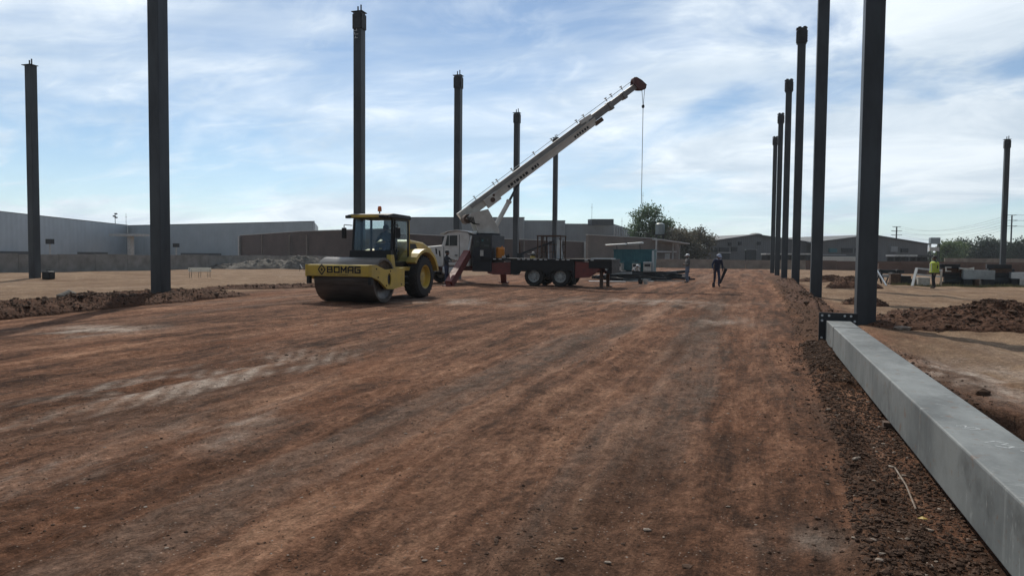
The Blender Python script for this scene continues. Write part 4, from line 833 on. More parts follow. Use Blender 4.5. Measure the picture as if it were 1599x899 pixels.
h = wt.matrix_basis @ Vector(wd['haL']); t = thing('tool_bag', 'dark long tool roll slung at the right of the walking worker', 'bag', (h.x, h.y, h.z-.75))
mb = MB(); mb.taper((-.14, 0, .05), (.16, 0, .83), .10, .12, .16, .2, (0, 1, 0)); part('bag_body', mb, DKC, t, bevel=.03); mb = MB(); mb.tube([(.1, 0, .8), (.02, 0, .95), (-.05, 0, .6)], .012); part('strap', mb, BOOT, t)
gp = G(1458, 449.5); vt, vd = person('person', 'worker in a lime yellow safety vest standing by the steel yard', (gp.x, gp.y, gzf(gp.x, gp.y)), math.radians(-80),
    dict(elR=(-.23,-.02,1.13), wrR=(-.22,-.16,.93), haR=(-.21,-.2,.87), elL=(.23,.06,1.13), wrL=(.22,-.08,.92), knL=(.1,-.06,.5)), dict(skin=SKIN, top=DKC, sleeve=DKC, legs=DKC, boots=BOOT), 1.02, 'hair')
mb = MB()                                               # open-sided vest as its own garment
ring = [(-.25, -.13), (-.12, -.19), (.12, -.19), (.25, -.13), (.27, 0), (.25, .14), (.1, .19), (-.1, .19), (-.25, .14), (-.27, 0)]; nv = len(ring); V = []; F = []
for z, sc in ((.86, 1.04), (1.0, 1.0), (1.2, .98), (1.38, .95), (1.45, .60)):
    V += [(x*sc, y*sc, z) for x, y in ring]
for k in range(4): F += [(k*nv+i, k*nv+(i+1) % nv, (k+1)*nv+(i+1) % nv, (k+1)*nv+i) for i in range(nv)]
mb.add(V, F); part('safety_vest', mb, LIME, vt, True)
for x in (-.11, .11): mb = MB(); mb.box((x-.022, -.2, .92), (x+.022, -.193, 1.34)); part('reflective_strip', mb, HELM, vt)
gp = G(697, 446.5); person('person', 'worker in dark clothes reaching into the side of the crane truck cab', (gp.x, gp.y, gzf(gp.x, gp.y)), math.radians(95),
    dict(elL=(.3,-.12,1.28), wrL=(.25,-.36,1.26), haL=(.22,-.44,1.25), elR=(-.26,-.1,1.2), wrR=(-.2,-.34,1.2), haR=(-.17,-.42,1.2), chest=(0,-.03,1.32), head=(0,-.05,1.615), chin=(0,-.05,1.54), crown=(0,-.03,1.69), nose=(0,-.15,1.59)), dict(skin=SKIN, top=DKC, sleeve=DKC, legs=NAVY, boots=BOOT), 1.0, 'hair')
gp = G(990, 434); person('person', 'person in a whitish top crouching at the steel pile before the cabinets', (gp.x, gp.y, gzf(gp.x, gp.y)), math.radians(60),
    dict(pelvis=(0,.18,.36), waist=(0,.10,.52), chest=(0,-.08,.70), neck=(0,-.2,.82), chin=(0,-.26,.85), head=(0,-.30,.90), crown=(0,-.31,.98), nose=(0,-.40,.87), shL=(.18,-.1,.76), shR=(-.18,-.1,.76), elL=(.24,-.28,.58), wrL=(.18,-.45,.42), haL=(.16,-.5,.36), elR=(-.24,-.28,.58), wrR=(-.18,-.45,.42), haR=(-.16,-.5,.36),
         hiL=(.1,.16,.36), hiR=(-.1,.16,.36), knL=(.17,-.22,.50), knR=(-.17,-.2,.46), anL=(.15,.02,.1), anR=(-.15,.04,.1), toL=(.17,-.14,.045), toR=(-.17,-.12,.045)), dict(skin=SKIN, top=WHC, sleeve=WHC, legs=NAVY, boots=BOOT), 1.0, ('cap', HELM))

# ------------------------------------------------------------------ road roller (faces the camera, -Y)
RX, RY = -11.93, 20.28; RZ = gzf(RX, RY)-.005
r_ = thing('road_roller', 'yellow single drum road roller with a black cab and orange beacon', 'roller', (RX, RY, RZ), math.radians(-1.0))
dr = MB(); dr.lathe([(-1.0, .01), (-1.0, .60), (-1.02, .63), (-1.065, .66), (-1.065, .735), (-1.045, .75), (1.045, .75), (1.065, .735), (1.065, .66), (1.02, .63), (1.0, .60), (1.0, .01)], (0, 0, .75), 'X', 56); dr = part('drum', dr, DRUM, r_, True); dr.scale = (1, .95, .95)
for sx in (-1, 1): mb = MB(); mb.lathe([(0, .30), (.06*sx, .28), (.075*sx, .01)], (sx*1.0, 0, .75), 'X', 24); part('hub', mb, BLK, dr, True)
mb = MB(); mb.prism([(-1.0, .84), (-1.0, 1.17), (-.965, 1.205), (-.80, 1.205), (-.80, .84)], 'X', -1.09, 1.09); part('front_beam', mb, YEL, r_, bevel=.015)
for sx in (-1, 1):
    x0, x1 = (1.095, 1.185) if sx > 0 else (-1.185, -1.095)
    poly = [(-1.0, .84), (-1.0, 1.2), (-.72, 1.2), (-.15, 1.05), (.22, 1.06), (1.12, 1.10), (1.12, .50), (.35, .42), (-.05, .44), (-.5, .70)]
    hole = [(.10+.12*math.cos(a), .74+.2*math.sin(a)) for a in [2*math.pi*i/18 for i in range(18)]]
    # side plate with an oval opening: outline and hole bridged as two faces per side
    bm = bmesh.new(); loops = []
    for pts in (poly, hole):
        ring = [[bm.verts.new((x, y, z)) for y, z in pts] for x in (x0, x1)]; loops.append(ring)
        n_ = len(pts)
        for i in range(n_): bm.faces.new([ring[0][i], ring[0][(i+1) % n_], ring[1][(i+1) % n_], ring[1][i]])
    for s in (0, 1):
        es = [bm.edges.get((rg[s][i], rg[s][(i+1) % len(rg[s])])) for rg in loops for i in range(len(rg[s]))]
        bmesh.ops.triangle_fill(bm, edges=es, use_beauty=True)
    bmesh.ops.recalc_face_normals(bm, faces=bm.faces); me = bpy.data.meshes.new('side_plate'); bm.to_mesh(me); bm.free(); sp_ = part('side_plate', me, YEL, r_)
    mb = MB(); mb.lathe([(0, .165), (.05*sx, .155), (.05*sx, .01)], (sx*1.10, .10, .74), 'X', 18); part('drive_motor', mb, BLK, sp_, True)
    for (y, z) in ((-.72, 1.08), (.16, 1.0), (-.1, .55), (.9, .56), (-.62, .82)): mb = MB(); mb.cyl((sx*1.186, y, z), (sx*1.20, y, z), .026, n=8); part('bolt', mb, BLK, sp_)
    mb = MB(); mb.box((sx*1.0-.05, -.72, .35), (sx*1.0+.05, -.6, .82)) if False else mb.box((sx*1.10-.05, -.98, .60), (sx*1.10+.05, -.84, .835)); part('tie_down', mb, BLK, r_)
mb = MB(); mb.box((-1.09, .82, .50), (1.09, 1.10, 1.02)); part('rear_beam', mb, BLK, r_, bevel=.02)
mb = MB(); mb.box((-1.05, -.80, .90), (1.05, -.775, 1.08)); part('scraper', mb, BLK, r_)
mb = MB(); mb.box((-.45, 1.05, .45), (.45, 1.9, 1.05)); mb.cyl((0, 1.4, .35), (0, 1.4, 1.25), .16, n=14); part('articulation', mb, BLK, r_)
mb = MB(); mb.box((-.55, 1.5, .55), (.55, 4.35, 1.3)); part('rear_frame', mb, BLK, r_, bevel=.03)
# lettering on the front beam
def stroke_text(txt, x, z, h, w, th, gap, y):
    mb = MB(); L_ = {'B': [((0,0),(0,1)),((0,1),(.92,1)),((0,.5),(.95,.5)),((0,0),(.95,0)),((.9,.5),(.9,1)),((.97,0),(.97,.5))], 'O': [((0,0),(0,1)),((1,0),(1,1)),((0,1),(1,1)),((0,0),(1,0))],
          'M': [((0,0),(0,1)),((1,0),(1,1)),((0,1),(.5,.35)),((1,1),(.5,.35))], 'A': [((0,0),(0,.8)),((0,.8),(.25,1)),((.25,1),(1,1)),((1,0),(1,1)),((0,.42),(1,.42))], 'G': [((0,0),(0,1)),((0,1),(1,1)),((0,0),(1,0)),((1,0),(1,.5)),((.55,.5),(1,.5))]}
    for ci, ch in enumerate(txt):
        ox = x+ci*(w+gap)
        for k, ((a, b), (c, d)) in enumerate(L_[ch]):
            p = Vector((ox+a*w, y-.0004*k, z+b*h)); q = Vector((ox+c*w, y-.0004*k, z+d*h)); e = (q-p).normalized()*th*.5
            mb.bar(p-e, q+e, .006, th, (0, 0, 1)) if abs(e.z) < abs(e.x) else mb.bar(p-e, q+e, .006, th, (1, 0, 0))
    return mb
part('lettering', stroke_text('BOMAG', -.37, .965, .165, .17, .045, .075, -1.004), BLK, r_)
mb = MB(); c = (-.58, 1.045); 
for a, b in (((0, .155), (.125, 0)), ((.125, 0), (0, -.155)), ((0, -.155), (-.125, 0)), ((-.125, 0), (0, .155))): mb.bar((c[0]+a[0], -1.004, c[1]+a[1]), (c[0]+b[0], -1.004, c[1]+b[1]), .036, .006, (0, 1, 0))
mb.prism([(c[0], c[1]+.055), (c[0]+.042, c[1]), (c[0], c[1]-.055), (c[0]-.042, c[1])], 'Y', -1.0075, -1.001); part('diamond_emblem', mb, BLK, r_)
mb = MB()
for k in range(14):
    if k in (6,): continue
    mb.box((-.40+k*.055, -1.006, .885), (-.40+k*.055+.034, -1.001, .905))
part('small_caption', mb, BLK, r_)
# cab
cb0, cb1, cw, cz0, cz1 = 1.02, 2.30, .78, 1.22, 2.74
mb = MB(); mb.prism([(cb0-.10, 1.66), (cb0-.14, 1.28), (cb0+.1, 1.18), (cb1, 1.18), (cb1, 1.30), (cb0+.15, 1.30), (cb0+.12, 1.66)], 'X', -cw, cw); part('cab_floor', mb, BLK, r_, bevel=.01)
mb = MB(); mb.bar((-.76, cb0-.15, 1.40), (.62, cb0-.15, 1.40), .03, .035); part('cab_stripe', mb, YEL, r_)
post = [(-cw+.04, cb0+.02, 1.3, -cw+.06, cb0+.12, 2.72), (cw-.04, cb0+.02, 1.3, cw-.06, cb0+.12, 2.72), (-cw+.04, cb1-.04, 1.3, -cw+.06, cb1-.06, 2.72), (-cw+.03, 1.62, 1.3, -cw+.06, 1.62, 2.72)]
for x0, y0, z0, x1, y1, z1 in post: mb = MB(); mb.bar((x0, y0, z0), (x1, y1, z1), .075, .075); part('cab_post', mb, BLK, r_, bevel=.012)
mb = MB(); mb.bar((cw-.03, cb1-.05, 1.3), (cw-.05, cb1-.07, 2.72), .10, .09); part('cab_post', mb, YEL, r_, bevel=.012, label='yellow rear cab post')
mb = MB(); mb.prism([(cb0-.22, 2.74), (cb0-.22, 2.84), (cb0+.1, 2.89), (cb1+.02, 2.87), (cb1+.06, 2.78), (cb1+.02, 2.72)], 'X', -.80, .80); rf = part('cab_roof', mb, BLK, r_, bevel=.03)
mb = MB(); mb.box((-.70, cb0-.226, 2.75), (.40, cb0-.20, 2.845)); part('roof_stripe', mb, YEL, rf)
for sx in (-1, 1): mb = MB(); mb.box((sx*.72-.09, cb0-.33, 2.72), (sx*.72+.09, cb0-.2, 2.82)); part('work_lamp', mb, BLK, rf, bevel=.02)
mb = MB(); mb.cyl((.12, 1.35, 2.86), (.12, 1.35, 2.98), .022, n=8); part('beacon_stem', mb, BLK, rf)
mb = MB(); mb.lathe([(0, .001), (0, .072), (.13, .066), (.17, .045), (.18, .001)], (.12, 1.35, 2.98), 'Z', 18); part('beacon', mb, AMB, rf, True)
GL = glass('cab_glass')
def pane(nm, pts, par):
    mb = MB(); p = [Vector(q) for q in pts]; n_ = (p[1]-p[0]).cross(p[2]-p[0]).normalized()*.005
    mb.add(p+[q+n_ for q in p], [(0,1,2,3),(7,6,5,4),(0,4,5,1),(1,5,6,2),(2,6,7,3),(3,7,4,0)]); return part(nm, mb, GL, par)
pane('windscreen', [(-cw+.09, cb0+.02, 1.67), (cw-.09, cb0+.02, 1.67), (cw-.10, cb0+.11, 2.70), (-cw+.10, cb0+.11, 2.70)], r_)
pane('rear_window', [(-cw+.09, cb1-.03, 1.75), (cw-.09, cb1-.03, 1.75), (cw-.10, cb1-.05, 2.70), (-cw+.10, cb1-.05, 2.70)], r_)
pane('side_window', [(-cw+.02, cb0+.08, 1.45), (-cw+.02, 1.58, 1.45), (-cw+.04, 1.58, 2.70), (-cw+.04, cb0+.16, 2.70)], r_)
pane('side_window', [(-cw+.02, 1.66, 1.45), (-cw+.02, cb1-.1, 1.45), (-cw+.04, cb1-.12, 2.70), (-cw+.04, 1.66, 2.70)], r_)
d_ = thing('door', '', ''); bpy.data.objects.remove(d_)
mb = MB()
for p, q in (((cw, cb0+.12, 1.02), (cw, cb1-.14, 1.02)), ((cw, cb0+.12, 1.02), (cw, cb0+.18, 2.68)), ((cw, cb1-.14, 1.02), (cw, cb1-.16, 2.68)), ((cw, cb0+.18, 2.68), (cw, cb1-.16, 2.68))): mb.bar(p, q, .05, .05)
dr_ = part('door', mb, BLK, r_, bevel=.008)
pane('door_glass', [(cw+.002, cb0+.15, 1.05), (cw+.002, cb1-.17, 1.05), (cw+.002, cb1-.19, 2.65), (cw+.002, cb0+.2, 2.65)], dr_)
mb = MB(); mb.box((cw+.03, cb0+.22, 1.62), (cw+.06, cb0+.34, 1.68)); part('door_handle', mb, BLK, dr_)
mb = MB(); mb.prism([(cb0-.20, 1.52), (cb0-.20, 1.30), (cb0+.02, .98), (cb1+.02, .98), (cb1+.02, 1.12), (cb0+.12, 1.12), (cb0+.02, 1.52)], 'X', cw-.10, cw+.06); part('step_panel', mb, YEL, r_, bevel=.012)
for k in (.55, .78): mb = MB(); mb.box((cw-.05, 1.35, k), (cw+.22, 1.75, k+.03)); mb.box((cw+.0, 1.36, k+.031), (cw+.03, 1.39, 1.0)); mb.box((cw+.0, 1.71, k+.031), (cw+.03, 1.74, 1.0)); part('step', mb, BLK, r_)
for sx, yy in ((1, cb0-.05), (-1, cb0-.02)):
    mb = MB(); mb.tube([(sx*cw, yy+.1, 2.5), (sx*(cw+.25), yy-.02, 2.52), (sx*(cw+.25), yy-.02, 2.42)], .014); mr_ = part('mirror_arm', mb, BLK, r_)
    mb = MB(); mb.box((sx*(cw+.25)-.085, yy-.05, 2.06), (sx*(cw+.25)+.085, yy+.01, 2.42)); part('mirror', mb, BLK, mr_, bevel=.02)
mb = MB(); mb.bar((cw-.12, 1.55, 1.35), (cw-.12, 1.55, 2.7), .04, .04); mb.bar((-.2, cb1-.02, 1.3), (-.2, cb1-.02, 2.7), .03, .03); part('inner_rail', mb, BLK, r_)
# seat, console, steering wheel
mb = MB(); mb.box((-.15, 1.72, 1.30), (.35, 2.15, 1.72)); mb.box((-.13, 2.05, 1.72), (.33, 2.17, 2.3)); part('seat', mb, BLK, r_, bevel=.04)
mb = MB(); mb.box((-.5, 1.05, 1.30), (.5, 1.28, 1.62)); part('dashboard', mb, BLK, r_, bevel=.03)
mb = MB(); ct = Vector((.1, 1.42, 1.86)); tw = [ct+Vector((.19*math.cos(a), .16*math.sin(a), .10*math.sin(a))) for a in [2*math.pi*i/20 for i in range(21)]]; mb.tube(tw, .016); mb.cyl((.1, 1.2, 1.6), ct, .025, n=8); mb.bar(ct-Vector((.19, 0, 0)), ct+Vector((.19, 0, 0)), .03, .02); part('steering_wheel', mb, BLK, r_)
# engine hood and fenders, wheels
mb = MB(); mb.prism([(2.36, 1.28), (2.36, 1.98), (2.6, 2.06), (3.7, 1.98), (4.35, 1.78), (4.55, 1.5), (4.5, 1.15), (4.2, 1.02)], 'X', -.62, .62); hd_ = part('engine_hood', mb, YEL, r_, bevel=.06)
for sx in (-1, 1):
    mb = MB(); mb.prism([(2.5, 1.72), (2.5, 1.92), (3.0, 1.92), (3.25, 1.66), (2.8, 1.62)], 'X', sx*.622-.008, sx*.622+.012); part('grille', mb, BLK, hd_)
    outer = [(2.88+1.06*math.cos(a), .76+.98*math.sin(a)) for a in np.radians(np.linspace(148, 12, 12))]; inner = [(2.88+.93*math.cos(a), .76+.87*math.sin(a)) for a in np.radians(np.linspace(12, 148, 12))]
    mb = MB(); V = []; F = []
    prof = outer+inner[::-1]; n_ = 12; x0, x1 = sx*.5, sx*1.13
    V = [(x, y, z) for x in (x0, x1) for (y, z) in outer]+[(x, y, z) for x in (x0, x1) for (y, z) in inner[::-1]]
    for i in range(n_-1): F += [(i, i+1, n_+i+1, n_+i), (2*n_+i, 3*n_+i, 3*n_+i+1, 2*n_+i+1), (i, 2*n_+i, 2*n_+i+1, i+1), (n_+i, n_+i+1, 3*n_+i+1, 3*n_+i)]
    F += [(0, n_, 3*n_, 2*n_), (n_-1, 3*n_-1, 4*n_-1, 2*n_-1)]; mb.add(V, F); part('fender', mb, YEL, r_)
    w = thing('w', '', ''); bpy.data.objects.remove(w)
    mb = MB(); mb.lathe([(-.28, .42), (-.29, .50), (-.27, .66), (-.19, .735), (0, .755), (.19, .735), (.27, .66), (.29, .50), (.28, .42)], (sx*.82, 2.88, .755), 'X', 44); wh = part('wheel', mb, RUB, r_, True)
    mb = MB()
    for k in range(26):
        for s2 in (-1, 1):
            a = 2*math.pi*(k+.5*(s2 > 0))/26; c = Vector((sx*.82+s2*.12, 2.88+.755*math.cos(a), .755+.755*math.sin(a))); u = Vector((0, math.cos(a), math.sin(a))); tt = Vector((0, -math.sin(a), math.cos(a)))
            if c.z-.755 < -.70: continue
            p = c+Vector((-s2*.11, 0, 0))+tt*.05; q = c+Vector((s2*.11, 0, 0))-tt*.05-u*.03; mb.bar(p, q, .045, .05, u)
    part('tread', mb, RUB, wh)
    mb = MB(); mb.lathe([(sx*.24, .43), (sx*.26, .43), (sx*.25, .38), (sx*.12, .34), (sx*.10, .20), (sx*.16, .18), (sx*.17, .01)], (sx*.82, 2.88, .755), 'X', 28); rim_ = part('rim', mb, YEL, wh, True)
mb = MB(); mb.box((-.6, 4.5, .75), (.6, 4.62, 1.15)); part('rear_bumper', mb, BLK, r_, bevel=.02)
op, _ = person('person', 'dark silhouetted operator seated inside the roller cab', (RX+.10, RY+1.98, RZ+.72), math.radians(-1.0),
    dict(pelvis=(0,-.05,1.10), waist=(0,-.04,1.22), chest=(0,-.08,1.42), neck=(0,-.10,1.56), chin=(0,-.13,1.62), head=(0,-.125,1.69), crown=(0,-.11,1.765), nose=(0,-.225,1.675), shL=(.19,-.08,1.50), shR=(-.19,-.08,1.50), elL=(.26,-.24,1.28), wrL=(.18,-.46,1.25), haL=(.16,-.53,1.24), elR=(-.28,-.24,1.28), wrR=(-.2,-.46,1.25), haR=(-.18,-.53,1.24),
         hiL=(.1,-.08,1.10), hiR=(-.1,-.08,1.10), knL=(.15,-.50,1.12), knR=(-.15,-.50,1.12), anL=(.15,-.55,.70), anR=(-.15,-.55,.70), toL=(.16,-.68,.64), toR=(-.16,-.68,.64)), dict(skin=SKIN, top=DKC, sleeve=DKC, legs=NAVY, boots=BOOT), 1.0, 'hair')

# ------------------------------------------------------------------ crane truck (cab towards -X, near side Y = 34.4)
TZ = .0; T = thing('crane_truck', 'white cab truck crane with black flatbed and raised cream telescopic boom', 'crane truck', (-11, 35.6, 0))
def tp(name, mb, mt, par=None, smooth=False, bevel=0, label=None):
    off = Vector((-11, 35.6, 0)); o = bpy.data.objects.new(name, mb.mesh(name, smooth, off)); COL.objects.link(o); o.parent = par or T; o.data.materials.append(mt)
    if bevel: bv = o.modifiers.new('bevel', 'BEVEL'); bv.width = bevel; bv.segments = 2; bv.limit_method = 'ANGLE'
    if label: o['label'] = label
    return o
Y0, Y1 = 34.4, 36.85
mb = MB(); mb.box((-17.2, 35.05, .72), (-6.3, 35.25, 1.02)); mb.box((-17.2, 36.0, .72), (-6.3, 36.2, 1.02)); tp('chassis_rail', mb, RED)
mb = MB(); mb.box((-12.75, Y0, 1.30), (-6.15, Y1, 1.40)); deck = tp('deck', mb, BLK, bevel=.01)
mb = MB(); mb.prism([(-11.32, .60), (-11.32, 1.295), (-8.02, 1.295), (-8.02, .32), (-8.10, .30), (-8.14, .80), (-9.15, .80), (-9.42, .55), (-9.70, .80), (-10.75, .80), (-10.85, .60)], 'Y', Y0+.01, Y0+.06); tp('side_skirt', mb, BLK)
mb = MB(); mb.box((-11.3, Y0+.07, 1.06), (-8.03, Y1-.02, 1.295)); mb.box((-9.6, Y0+.3, .45), (-9.24, Y1-.3, 1.06)); tp('underframe', mb, BLK)
mb = MB(); mb.prism([(-12.6, .62), (-12.6, 1.15), (-11.34, 1.2), (-11.34, .56), (-12.3, .56)], 'Y', Y0+.1, Y0+.35); tp('front_side_box', mb, RED, bevel=.015)
mb = MB(); mb.prism([(-8.0, .45), (-8.0, 1.28), (-7.2, 1.22), (-6.8, 1.1), (-6.75, .85), (-7.3, .5)], 'Y', Y0+.08, Y0+.32); tp('rear_side_box', mb, RED, bevel=.015)
mb = MB(); mb.box((-7.3, Y0+.03, .95), (-6.16, Y0+.30, 1.295)); mb.box((-6.4, Y0+.1, .7), (-6.17, Y1-.1, 1.29)); tp('tail_frame', mb, BLK)
for k, x in enumerate((-12.25, -11.95, -10.95, -10.7, -10.45, -10.1, -9.8, -9.55, -8.95, -8.65, -8.4, -7.5, -7.2)): mb = MB(); mb.box((x, Y0-.006, 1.325), (x+.15, Y0-.001, 1.372)); tp('reflector_strip', mb, HELM, deck)
mb = MB(); mb.box((-7.3, 34.9, 1.40), (-6.3, 36.2, 1.45)); tp('ramp_plate', mb, SILV, deck)
def wheel(x, yc, w, r, dual=False, par=None):
    mb = MB(); h = w/2; mb.lathe([(-h, r*.58), (-h*1.02, r*.72), (-h*.9, r*.93), (-h*.5, r), (h*.5, r), (h*.9, r*.93), (h*1.02, r*.72), (h, r*.58)], (x, yc, r), 'Y', 32); t_ = tp('wheel', mb, RUB, par, True)
    mb = MB(); mb.lathe([(-h, r*.585), (-h*.85, r*.56), (-h*.3, r*.5), (-h*.25, r*.22), (-h*.75, r*.2), (-h*.8, .01)], (x, yc, r), 'Y', 24); tp('rim', mb, mat('rim_grey', (.42, .42, .40), .5, .1), t_, True)
    for k in range(8): a = k*math.pi/4; mb = MB(); mb.cyl((x+r*.36*math.cos(a), yc-h*.3, r+r*.36*math.sin(a)), (x+r*.36*math.cos(a), yc-h*.45, r+r*.36*math.sin(a)), .02, n=6); tp('lug_nut', mb, STEELD, t_)
for x in (-10.1, -8.74):
    wheel(x, 34.62, .30, .51); wheel(x, 36.63, -.30, .51)
    mb = MB(); mb.cyl((x, 34.7, .51), (x, 36.6, .51), .09, n=10); tp('axle', mb, BLK)
wheel(-16.15, 34.62, .30, .51); wheel(-16.15, 36.63, -.30, .51); mb = MB(); mb.cyl((-16.15, 34.7, .51), (-16.15, 36.6, .51), .08, n=10); tp('axle', mb, BLK)
mb = MB(); mb.box((-8.05, 34.45, .12), (-8.0, 34.8, .9)); tp('mud_flap', mb, RUB)
# cab
mb = MB(); mb.prism([(-15.2, .95), (-15.2, 2.02), (-15.0, 2.62), (-14.75, 2.74), (-14.35, 2.80), (-13.75, 2.72), (-13.62, 2.60), (-13.62, .95)], 'Y', 34.55, 36.7); cab = tp('cab', mb, WHT, bevel=.06)
mb = MB(); mb.prism([(-15.25, 2.66), (-14.8, 2.80), (-14.35, 2.85), (-13.75, 2.78), (-13.35, 2.66), (-13.35, 2.62), (-13.75, 2.73), (-14.35, 2.80), (-14.8, 2.75), (-15.25, 2.60)], 'Y', 34.5, 36.75); tp('cab_roof', mb, WHT)
mb = MB(); mb.prism([(-14.98, 2.02), (-14.86, 2.55), (-14.30, 2.56), (-14.30, 2.02)], 'Y', 34.535, 34.56); dw = tp('door_window', mb, DGLS, cab); mb = MB(); mb.bar((-14.74, 34.53, 2.03), (-14.74, 34.53, 2.55), .03, .02, (0, 1, 0)); tp('window_bar', mb, TRIM, dw)
for p, q in (((-15.06, 1.0), (-15.06, 2.0)), ((-14.18, 1.0), (-14.18, 2.6)), ((-15.06, 1.0), (-14.18, 1.0))): mb = MB(); mb.bar((p[0], 34.545, p[1]), (q[0], 34.545, q[1]), .018, .02, (0, 1, 0)); tp('door_gap', mb, STEELD, cab)
mb = MB(); mb.box((-14.42, 34.50, 1.50), (-14.28, 34.54, 1.55)); tp('door_handle', mb, STEELD, cab)
mb = MB(); mb.box((-15.24, 34.75, 2.05), (-15.1, 36.5, 2.5)); tp('windscreen', mb, DGLS, cab)
mb = MB(); mb.prism([(-17.25, .9), (-17.25, 1.75), (-17.0, 1.90), (-15.2, 2.06), (-15.2, .9)], 'Y', 34.85, 36.4); hood = tp('hood', mb, WHT, bevel=.06)
for x, z in ((-15.62, 1.72), (-15.42, 1.60)): mb = MB(); mb.prism([(x-.06, z+.18), (x+.03, z+.14), (x+.05, z-.16), (x-.03, z-.12)], 'Y', 34.84, 34.853); tp('hood_latch', mb, BLK, hood)
for s, yy in ((1, 34.5), (-1, 36.75)):
    arc = [(-16.15+.68*math.cos(a), .6+.66*math.sin(a)) for a in np.radians(np.linspace(170, 5, 12))]; ar2 = [(-16.15+.60*math.cos(a), .6+.58*math.sin(a)) for a in np.radians(np.linspace(5, 170, 12))]
    mb = MB(); mb.prism(arc+ar2, 'Y', min(yy, yy+s*.4), max(yy, yy+s*.4)); tp('fender', mb, WHT)
mb = MB(); mb.box((-15.2, 34.62, .50), (-14.2, 35.1, .94)); tp('fuel_tank', mb, SILV, bevel=.1)
mb = MB(); mb.box((-15.1, 34.5, .42), (-14.3, 34.62, .47)); tp('cab_step', mb, STEELD)
mb = MB(); mb.cyl((-13.78, 34.62, 1.1), (-13.50, 34.62, 2.55), .09, .09, 12); tp('exhaust_stack', mb, SILV, None, True)
mb = MB(); mb.box((-17.45, 34.6, .45), (-17.27, 36.65, .8)); tp('bumper', mb, BLK, bevel=.03)
# dark control cabin behind the cab, turret, boom
mb = MB(); mb.box((-13.42, 34.45, .70), (-12.36, 36.5, 2.58)); con = tp('control_cabin', mb, mat('cabin_blue_black', (.013, .015, .022), .6, 0, (.024, .024, .028), 5), bevel=.02)
for x0, x1, z0, z1, mt_ in ((-13.32, -13.02, 1.95, 2.5, DGLS), (-12.95, -12.42, 1.9, 2.5, DGLS), (-12.98, -12.80, 1.50, 1.80, OFFW), (-12.76, -12.50, 1.98, 2.08, STEEL), (-13.38, -13.33, 1.45, 2.1, STEEL), (-13.2, -13.05, 2.2, 2.3, STEEL), (-12.9, -12.8, 2.25, 2.35, TURQ), (-12.62, -12.54, 2.28, 2.4, STEEL), (-12.95, -12.42, 1.2, 1.45, BLK)):
    mb = MB(); mb.box((x0, 34.43-.004*(mt_ is not DGLS), z0), (x1, 34.447, z1)); tp('control_panel', mb, mt_, con)
mb = MB(); mb.cyl((-13.1, 35.6, 2.585), (-13.1, 35.6, 2.68), .78, n=28); tp('slew_ring', mb, STEELD)
hdg = Vector((-5.95-(-14.5), 41.5-35.6, 0)); hdg.normalize(); sdv = Vector((hdg.y, -hdg.x, 0))     # boom heading; sdv = side facing the camera
bs, bt = Vector((-14.55, 35.55, 3.50)), Vector((-6.02, 41.4, 11.36))
bd = (bt-bs).normalized(); bup = sdv.cross(bd).normalized() 
if bup.z < 0: bup = -bup
mb = MB(); c = Vector((-13.1, 35.6, 0))
for s in (-1, 1):
    o_ = sdv*(.46*s)
    prof = [c+hdg*(-.50)+Vector((0, 0, 2.69)), c+hdg*(.60)+Vector((0, 0, 2.69)), c+hdg*(.58)+Vector((0, 0, 2.92)), c+hdg*(-.02)+Vector((0, 0, 3.95)), c+hdg*(-.9)+Vector((0, 0, 3.72)), c+hdg*(-1.2)+Vector((0, 0, 3.42)), c+hdg*(-.72)+Vector((0, 0, 3.22))]
    P_ = [p+o_-sdv*.04 for p in prof]+[p+o_+sdv*.04 for p in prof]; n_ = 7; mb.add(P_, [tuple(range(n_)), tuple(range(2*n_-1, n_-1, -1))]+[(i, n_+i, n_+(i+1) % n_, (i+1) % n_) for i in range(n_)])
mb.bar(c+hdg*-.6+Vector((0, 0, 2.75)), c+hdg*.6+Vector((0, 0, 2.75)), .85, .1); tur = tp('turret', mb, CREAM)
mb = MB(); wc = c+hdg*-1.05+Vector((0, 0, 3.42)); mb.cyl(wc-sdv*.40, wc+sdv*.40, .24, n=18); tp('winch_drum', mb, RUST, tur, True)
for k in range(5): 
    a = wc+sdv*.52+Vector((.0, 0, .1))+hdg*(.08*k-.1); mb = MB(); mb.tube([a, a+hdg*.1+Vector((0, 0, -.2-.04*k)), a+hdg*.35+Vector((0, 0, -.38))], .022); tp('hydraulic_hose', mb, BLK, tur)
def bp(t_, u=0, s=0): return bs+(bt-bs)*t_+bup*u+sdv*s
BLEN = (bt-bs).length
boom = MB(); boom.taper(bp(0), bp(.70), .46, .60, .46, .48, bup); boom = tp('boom', boom, CREAM, bevel=.02)
mb = MB(); mb.taper(bp(.70, .02), bp(.83, .02), .38, .41, .38, .39, bup); tp('boom_section', mb, mat('boom_grey', (.22, .21, .20), .5, 0, (.15, .145, .14), 2), boom, bevel=.015)
mb = MB(); mb.taper(bp(.83, .03), bp(.985, .03), .3, .34, .3, .31, bup); tp('boom_section', mb, MATS['boom_grey'], boom, bevel=.015)
for tt, hh in ((.685, .56), (.82, .48), (.90, .42)): mb = MB(); mb.bar(bp(tt, 0), bp(tt+.014, 0), .60 if tt < .8 else .5, hh, bup); tp('boom_collar', mb, CREAM if tt < .8 else MATS['boom_grey'], boom)
mb = MB(); mb.bar(bp(.17, -.19, .33), bp(.725, -.17, .33), .10, .34, bup); jib = tp('swing_jib', mb, CREAM, boom, bevel=.01)
mb = MB(); mb.bar(bp(.17, .005, .36), bp(.725, .01, .36), .17, .03, bup); tp('jib_flange', mb, WHT, jib)
